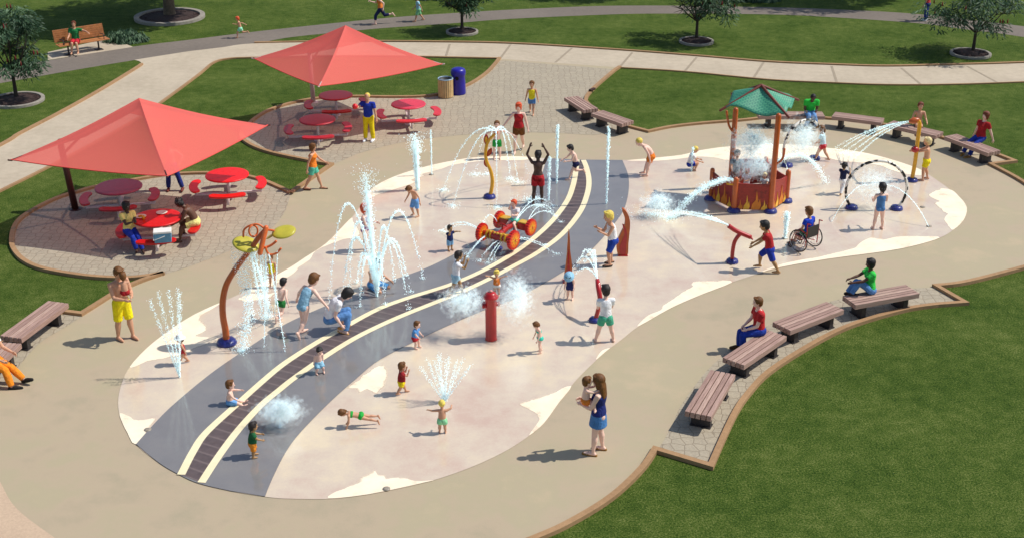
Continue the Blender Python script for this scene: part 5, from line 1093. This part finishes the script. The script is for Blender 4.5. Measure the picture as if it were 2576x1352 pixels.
# wheelchair and rider
g=at(2024,626,ZP); th=128; t=thing('wheelchair','wheelchair with a black back and red frame carrying the boy in the blue tee','wheelchair',g,R(th))
BKM=paint((20,18,18),.5,.1,9,name='black_vinyl'); CHR=paint((190,190,194),.25,.05,9,metal=.8,name='chrome')
for s in (1,-1):
    mb=MB(); n=32; r=.30; mb.tube([(r*math.cos(a/n*6.2832),s*.31+.02*s*math.cos(a/n*6.2832)*0,r+.02+r*math.sin(a/n*6.2832)) for a in range(n)],.017,8,closed=True); wh=mb.build('wheel',BKM,t)
    mb=MB(); mb.tube([(r*.86*math.cos(a/n*6.2832),s*.345,r+.02+r*.86*math.sin(a/n*6.2832)) for a in range(n)],.008,6,closed=True)
    for k in range(14): a=k/14*6.2832; mb.tube([(0,s*.31,r+.02),(r*math.cos(a),s*.31,r+.02+r*math.sin(a))],.0028,4,cap='flat')
    mb.tube([(0,s*.28,r+.02),(0,s*.36,r+.02)],.022,10,cap='flat'); mb.build('hand_rim',CHR,wh)
    mb=MB(); mb.tube([(.36+.07*math.cos(a/16*6.2832),s*.2,.075+.07*math.sin(a/16*6.2832)) for a in range(16)],.014,6,closed=True); mb.tube([(.36,s*.2,.07),(.33,s*.2,.2)],.012,6); mb.build('castor',BKM,t)
    mb=MB(); mb.tube([(-.2,s*.24,.86),(-.21,s*.24,.6),(-.19,s*.24,.20)],.014,8); mb.tube([(-.2,s*.24,.40),(.25,s*.22,.42),(.33,s*.2,.2),(.44,s*.14,.06)],.014,8); mb.tube([(-.2,s*.24,.86),(-.30,s*.24,.87)],.017,8); mb.tube([(-.2,s*.27,.58),(.0,s*.28,.64),(.2,s*.25,.56)],.014,8); mb.build('side_frame',REDP,t)
mb=MB(); mb.tube([(-.1,-.24,.24),(.1,.24,.40)],.012,8); mb.tube([(-.1,.24,.24),(.1,-.24,.40)],.012,8); mb.tube([(0,-.3,.32),(0,.3,.32)],.016,8); mb.build('cross_brace',REDP,t)
mb=MB(); mb.box((-.21,0,.60),(.03,.47,.30)); mb.build('back_panel',BKM,t,smooth=False,bevel=.01)
mb=MB(); mb.box((.02,0,.415),(.40,.42,.03)); mb.build('seat_panel',BKM,t,smooth=False,bevel=.01)
mb=MB(); mb.box((.47,0,.05),(.14,.30,.015)); mb.build('foot_plate',BKM,t,smooth=False)
sp=g+RZ(th)@V((-.06,0,.49))
person('boy in a blue tee and green shorts sitting in the wheelchair, facing away',0,0,1.38,th,'k','sit',dict(lL=(84,5,70,0),lR=(84,5,70,0),aL=(10,20,40,0),aR=(10,20,40,0),lean=2,hp=8),'tan','brown','short',[('shorts',(30,140,60)),('tee',(10,60,190))],None,seat=sp,anchor='pelvis3d')
print('people done',round(time.time()-T0,1))
# ---------------------------------------------------------------- water
WM,nt,bs=newmat('bright_water'); nt.nodes.remove(bs)
d=N(nt,'ShaderNodeBsdfDiffuse'); d.inputs['Color'].default_value=(.57,.63,.635,1); tl=N(nt,'ShaderNodeBsdfTranslucent'); tl.inputs['Color'].default_value=(.50,.55,.555,1); gl=N(nt,'ShaderNodeBsdfGlossy'); gl.inputs['Roughness'].default_value=.35; gl.inputs['Color'].default_value=(.12,.13,.13,1)
a1=N(nt,'ShaderNodeAddShader'); a2=N(nt,'ShaderNodeAddShader'); nt.links.new(d.outputs[0],a1.inputs[0]); nt.links.new(tl.outputs[0],a1.inputs[1]); nt.links.new(a1.outputs[0],a2.inputs[0]); nt.links.new(gl.outputs[0],a2.inputs[1]); nt.links.new(a2.outputs[0],nt.nodes['Material Output'].inputs[0])
WR=random.Random(99)
class Jet:
    def __init__(s,o): s.o=V(o); s.mb=MB()
    def arc(s,a,b,rise,n=140,r0=.008,r1=.013,spread=.0,spread0=None,core=.6,t0=0,t1=1):
        """parabola a->b with extra rise; thin broken core and droplets"""
        a,b=V(a)-s.o,V(b)-s.o; f=lambda t:a.lerp(b,t)+V((0,0,4*rise*t*(1-t)))
        sp0=spread*.15 if spread0 is None else spread0
        if core>0:
            pts=[f(t0+(t1-t0)*core*i/16) for i in range(17)]; s.mb.tube(pts,[r0*(1.0-.45*i/16) for i in range(17)],5)
        for i in range(n):
            t=t0+(t1-t0)*WR.random(); sp=sp0+(spread-sp0)*t
            p=f(t)+V((WR.gauss(0,sp+r0*.6),WR.gauss(0,sp+r0*.6),WR.gauss(0,sp+r0*.6)))
            if p.z+s.o.z<.035: continue
            s.mb.octa(p,r1*WR.uniform(.45,1.15))
    def column(s,a,h,r,n,rt=None,dr=.010,taper=True,core=.55,spray=.0):
        a=V(a)-s.o; rt=rt if rt is not None else r
        if core>0: s.mb.tube([a,a+V((0,0,h*core*.5)),a+V((0,0,h*core))],[r*.9,r*.75,r*.35],6)
        for i in range(n):
            t=WR.random()**.85; q=r+(rt-r)*t; an=WR.uniform(0,6.28); k=abs(WR.gauss(0,.55))
            s.mb.octa(a+V((math.cos(an)*q*k,math.sin(an)*q*k,h*t*(1+WR.uniform(-.03,.03)))),dr*WR.uniform(.5,1.3))
    def splash(s,c,r,n,h=.10,dr=.010):
        c=V(c)-s.o
        for i in range(n):
            an=WR.uniform(0,6.28); q=r*abs(WR.gauss(0,.5)); s.mb.octa(c+V((math.cos(an)*q,math.sin(an)*q*.9,abs(WR.gauss(0,h)))+V((0,0,.012)).to_tuple() if False else (math.cos(an)*q,math.sin(an)*q*.9,abs(WR.gauss(0,h))+.012)),dr*WR.uniform(.5,1.2))
    def done(s,lab,cat='water jet',group=None,mat=None,name='water_jet'):
        ob=s.mb.build(name,mat or WM,None,smooth=True); ob.location=s.o; return tag(ob,lab,cat,group)
def gp(x,y,z=ZP): return at(x,y,z)
GJ='water jets on the splash pad'
# central fountain
o=gp(948,746); Hc=hgt(948,746,415); j=Jet(o); lean=V((-.10,0,0))
for i in range(6000):
    t=WR.random()**.8; q=(.03+.10*t**.6) if t<.78 else (.13+.28*(t-.78)/.22); an=WR.uniform(0,6.28); k=abs(WR.gauss(0,.62)); dens=1 if t<.72 else (1-t)/.28
    if WR.random()>dens: continue
    j.mb.octa((math.cos(an)*q*k-.16*t,math.sin(an)*q*k,Hc*t),.0095*WR.uniform(.5,1.3))
j.done('tall foaming central column of water rising from the fountain on the grey band',group=GJ)
ends=[(826,786,515),(862,742,600),(898,712,640),(878,722,560),(1064,703,533),(1032,735,604),(1029,778,610),(969,768,640),(992,707,572),(905,772,650)]
j=Jet(o)
for x,y,ay in ends:
    e=gp(x,y); m=(o+e)/2; mx_,my_=px((m.x,m.y,0)); hh=hgt(mx_,my_,ay); j.arc(o,e,hh,330,.010,.014,.020,.008,core=.9); j.splash(e,.12,26,.04)
for k in range(18):
    a=k/18*6.28; j.arc(o,o+V((math.cos(a)*.20,math.sin(a)*.20,1.0)),.05,50,.010,.010,.03,core=.4)
j.done('ring of arching jets falling around the central fountain column',group=GJ)
# left fan of five jets
o=gp(452,948); j=Jet(o)
for x,y,dy in ((375,751,.1),(397,733,.15),(424,731,0),(448,722,-.1),(452,735,.1)):
    e=atY(x,y,o.y+dy); j.arc(o,e,0,420,.008,.0095,.024,.006,core=.4)
j.done('narrow fan of rising jets at the left of the pad',group=GJ)
o=gp(1118,1011); j=Jet(o)
for x,y,dy in ((1056,921,.1),(1072,898,.25),(1092,905,-.1),(1106,888,.2),(1122,900,-.1),(1131,891,.1),(1150,905,.2),(1166,901,0),(1184,916,.1),(1100,893,0)):
    j.arc(o,atY(x,y,o.y+dy),.0,230,.007,.0085,.020,.004,core=.3)
j.done('fan shaped spray in front of the blond toddler',group=GJ)
for bx,by,ty,r,rt,n,lab in ((1086,440,330,.014,.035,420,'thin upright jet between the geyser and the vine post'),(1380,504,396,.03,.07,700,'short thick upright jet right of the dark skinned woman with raised arms'),(1400,462,317,.025,.06,900,'upright jet beside the running boy in navy trunks'),(1525,513,322,.025,.06,900,'upright jet on the right half of the grey band'),(1739,431,372,.03,.05,420,'upright jet beside the crouching blond child'),(1974,600,533,.05,.09,900,'upright jet just left of the wheelchair')):
    o=gp(bx,by); j=Jet(o); j.column(o,hgt(bx,by,ty),r,int(n*1.5),rt,.012,core=.0); j.done(lab,group=GJ)
o=gp(1050,478); Hg=hgt(1050,478,335); j=Jet(o)
for i in range(7000):
    t=WR.random()**.9; q=.05+.07*t if t<.6 else .09+.26*(t-.6)/.4; an=WR.uniform(0,6.28); k=abs(WR.gauss(0,.6))
    if WR.random()>(1 if t<.55 else (1.05-t)/.5): continue
    j.mb.octa((math.cos(an)*q*k-.03*t,math.sin(an)*q*k,Hg*t),.011*WR.uniform(.5,1.3))
j.done('foaming geyser behind the boy in light blue shorts',group=GJ)
# vine post arcs
YV=gp(1231,497).y; s0=atY(1247,331,YV); j=Jet(s0)
for x,y,ay,n in ((1114,480,325,260),(1139,520,336,260),(1196,441,330,150),(1284,452,336,240),(1303,460,330,240),(1250,524,338,240),(1345,500,350,80),(1225,440,335,80)):
    e=gp(x,y); m=(s0+e)/2; q=px(m); 
    lo,hi=0,3
    for i in range(30):
        mm=(lo+hi)/2
        if px(m+V((0,0,mm)))[1]>(ay+ (0)): lo=mm
        else: hi=mm
    rise=max(.12,min(lo*.95,.75)); j.arc(s0,e,rise,n,.009,.011,.018,.006,core=.95 if n>200 else .6); j.splash(e,.28,200,.03,.009)
j.splash(gp(1330,505),.6,400,.03,.009)
j.done('umbrella of thin arcs falling from the yellow vine post')
# flower post water
YF=gp(570.5,862).y
a=atY(600,628,YF); j=Jet(a)
for k in range(1100):
    t=WR.random(); w_=.17*(1-.55*t)+.03; top_=a; bot=V((a.x+.13,a.y-.05,.9)); p=top_.lerp(bot,t)+V((WR.uniform(-1,1)*w_,WR.uniform(-1,1)*w_*.6,0)); j.mb.octa(p-a,.010*WR.uniform(.5,1.2))
e=gp(606,884)
for k in range(600):
    t=WR.random(); p=V((a.x+.13,a.y-.05,.9)).lerp(e,t)+V((WR.gauss(0,.08),WR.gauss(0,.06),0)); j.mb.octa(p-a,.012*WR.uniform(.5,1.2))
j.splash(e,.22,220,.05); j.done('curtain of falling beads under the left yellow leaf cup',cat='water fall')
a=atY(633,628,YF-.1); j=Jet(a)
for dx in (-.03,.03): j.arc(a+V((dx,0,0)),gp(671,800)+V((dx*3,0,.0)),.02,420,.022,.012,.04,.02,core=.9)
for x,y,ex,ey in ((660,640,672,790),(668,640,676,795),(654,638,666,780)): j.arc(atY(x,y,YF-.28),gp(ex,ey),.0,180,.010,.011,.03,.012,core=.85)
j.arc(atY(676,640,YF-.28),gp(718,884),.05,200,.014,.012,.01,core=.95); j.arc(atY(668,640,YF-.28),gp(665,873),.0,160,.010,.011,.01,core=.95); j.arc(atY(698,632,YF-.28),gp(690,800),.0,120,.010,.011,.01,core=.95)
j.splash(gp(671,800),.3,260,.06); j.done('thick white streams pouring from the orange flower head',cat='water fall')
# water car streams
def A3(x,y,dy=0): return atY(x,y,CAR[4].y+dy)
j=Jet(CAR[4])
for (x,y,dy),(ex,ey),rise,n in (((1201,573,0),(1108,582),.22,160),((1203,576,0),(1118,585),.18,140),((1227,589,-.3),(1178,640),.08,120),((1225,590,-.3),(1172,648),.05,90),((1267,600,-.4),(1224,662),.10,120),((1265,600,-.4),(1204,657),.12,120),((1270,600,-.4),(1236,655),.06,100),((1304,597,-.3),(1372,618),.05,120),((1304,600,-.3),(1400,640),.08,120),((1298,553,.3),(1392,520),.42,170),((1300,553,.3),(1384,534),.34,150),((1329,552,.3),(1398,545),.40,170),((1331,552,.3),(1410,560),.30,140),((1250,557,.3),(1215,560),.22,110)):
    j.arc(A3(x,y,dy),gp(ex,ey),rise,n,.008,.009,.012,.005,core=.8); j.splash(gp(ex,ey),.16,50,.02,.008)
j.splash(gp(1350,520),.5,260,.03,.009); j.done('thin arcs of water spraying from the wheels of the car')
# cannon streams
s0=atY(1502,700,gp(1496,806).y+.35); j=Jet(s0)
for ex,ey,ap in ((1436,690,.55),(1452,672,.62),(1432,712,.35),(1470,660,.55),(1488,650,.45)):
    j.arc(s0,gp(ex,ey+0),ap,160,.008,.010,.016,.006,core=.8); j.splash(gp(ex,ey),.12,24,.03)
j.done('arching spray from the cannon held by the boy in the white tee')
s0=atY(1832,567,gp(1841,659).y); j=Jet(s0)
for ex,ey,ap in ((1615,545,.22),(1640,540,.25),(1660,548,.2),(1600,535,.16),(1680,545,.22)): j.arc(s0,gp(ex,ey),ap,230,.009,.010,.035,.006,core=.6)
j.splash(gp(1640,540),1.0,650,.02,.008); j.splash(gp(1675,540),.6,220,.02,.008); j.done('long flat spray from the cannon pushed by the boy in the red tee')
s0=atY(1843,452,gp(1845,531).y); j=Jet(s0)
for k in range(4): j.arc(s0,gp(1682+k*4,552-k*2),.30+.02*k,420,.028,.013,.05,.02,core=.75)
j.splash(gp(1684,550),.35,220,.04,.011); j.done('thick white arc pouring left from the play house spout')
s0=V((P1.x+.2,P1.y+.7,1.0)); s0=atY(1956,409,P5.y+.3); j=Jet(s0)
for k in range(3): j.arc(s0,gp(2077+k*3,462),.52+.02*k,380,.024,.012,.04,.018,core=.8)
j.done('thick white arc pouring right from the play house')
s0=atY(1900,380,P6.y+.2); j=Jet(s0); j.arc(gp(1856,458),gp(1985,440),1.15,200,.007,.010,.01,core=1); j.done('thin arc crossing above the play house wall')
for (x,y),(hx_,hy_),lab in (((2336,571),(2238,478),'thin arc rising from the right nozzle into the front hoop'),((2091,558),(2165,486),'thin arc rising from the left nozzle into the front hoop')):
    a=gp(x,y); b=H2[0]+V((.15 if x>2200 else -.2,0,.75)); j=Jet(a); j.arc(a,b,.35,150,.008,.010,.012,core=1); j.done(lab,group='arcs aimed at the front hoop')
s0=atY(2290,306,gp(2293,455).y); j=Jet(s0)
for ex,ey,ap in ((2108,380,.22),(2122,386,.24),(2136,392,.22),(2150,398,.2),(2100,374,.2)): j.arc(s0,gp(ex,ey),ap,240,.011,.011,.012,.005,core=.85)
j.splash(gp(2122,386),.6,160,.02,.009); j.done('bundle of thin streams shooting left from the hooked yellow post')
# mist clouds of very fine droplets
def mat3(x,y,gx,gy): return atY(x,y,gp(gx,gy).y)
MM,nt,bs=newmat('fine_mist'); nt.nodes.remove(bs)
d=N(nt,'ShaderNodeBsdfDiffuse'); d.inputs['Color'].default_value=(.67,.75,.76,1); tl=N(nt,'ShaderNodeBsdfTranslucent'); tl.inputs['Color'].default_value=(.64,.72,.73,1); a1=N(nt,'ShaderNodeAddShader'); nt.links.new(d.outputs[0],a1.inputs[0]); nt.links.new(tl.outputs[0],a1.inputs[1])
tp=N(nt,'ShaderNodeBsdfTransparent'); mx=N(nt,'ShaderNodeMixShader'); mx.inputs[0].default_value=.955; nt.links.new(a1.outputs[0],mx.inputs[1]); nt.links.new(tp.outputs[0],mx.inputs[2]); nt.links.new(mx.outputs[0],nt.nodes['Material Output'].inputs[0])
def mist(c,r,lab,n=1500,sx=1,sy=1,sz=1,dr=.032,src=None):
    mb=MB(); k=0; c=V(c)
    while k<n:
        v=V((WR.gauss(0,.42),WR.gauss(0,.42),WR.gauss(0,.42)))
        if v.length>1.3: continue
        if WR.random()>.35+.9*max(0,noise.noise(v*1.8+c)+.35): continue
        p=V((v.x*sx*r,v.y*sy*r,v.z*sz*r))
        if (p+c).z<.06: continue
        mb.ell(p,dr*WR.uniform(.6,1.5),None,6,4); k+=1
    if src is not None:
        for i in range(n//5):
            t=WR.random(); p=(V(src)-c).lerp(V((0,0,0)),t); q=.02+.2*r*t; mb.ell(p+V((WR.gauss(0,q),WR.gauss(0,q),WR.gauss(0,q))),dr*.7,None,6,4)
    o=mb.build('mist',MM); o.location=c; tag(o,lab,'mist',kind='stuff')
hy=gp(1235,852); hz=V((hy.x,hy.y,.9))
mist(mat3(1165,758,1220,845),.55,'soft puff of mist on the left of the hydrant',1500,1.05,.8,.75,src=hz)
mist(mat3(1300,745,1250,845),.62,'soft puff of mist on the right of the hydrant',1600,.75,.8,1.1,src=hz)
mist(mat3(705,1030,705,1075),.46,'soft puff of mist above the front of the grey band',1500,1.1,.7,.6,src=gp(705,1074))
mist(mat3(1655,508,1660,545),.50,'soft puff of mist above the spray pool in the middle right',1400,1,.8,.62)
c=HOUSE_C; mist(V((c.x+.0,c.y+.2,1.75)),.72,'cloud of mist under the play house roof',2600,1.0,.7,.72,.034)
mist(V((c.x+.05,c.y+.15,1.05)),.62,'lower cloud of mist inside the play house',1800,1.05,.8,.62,.034)
mist(H2[0]+V((0,.1,.75)),.80,'pale mist hanging inside the front spotted hoop',1300,1,.5,.75)
mist(H1[0]+V((0,.05,.8)),.72,'pale mist hanging inside the rear spotted hoop',2300,.9,.6,.95,.034)
sc.cycles.transparent_max_bounces=48; sc.cycles.max_bounces=8
print('all done',round(time.time()-T0,1))
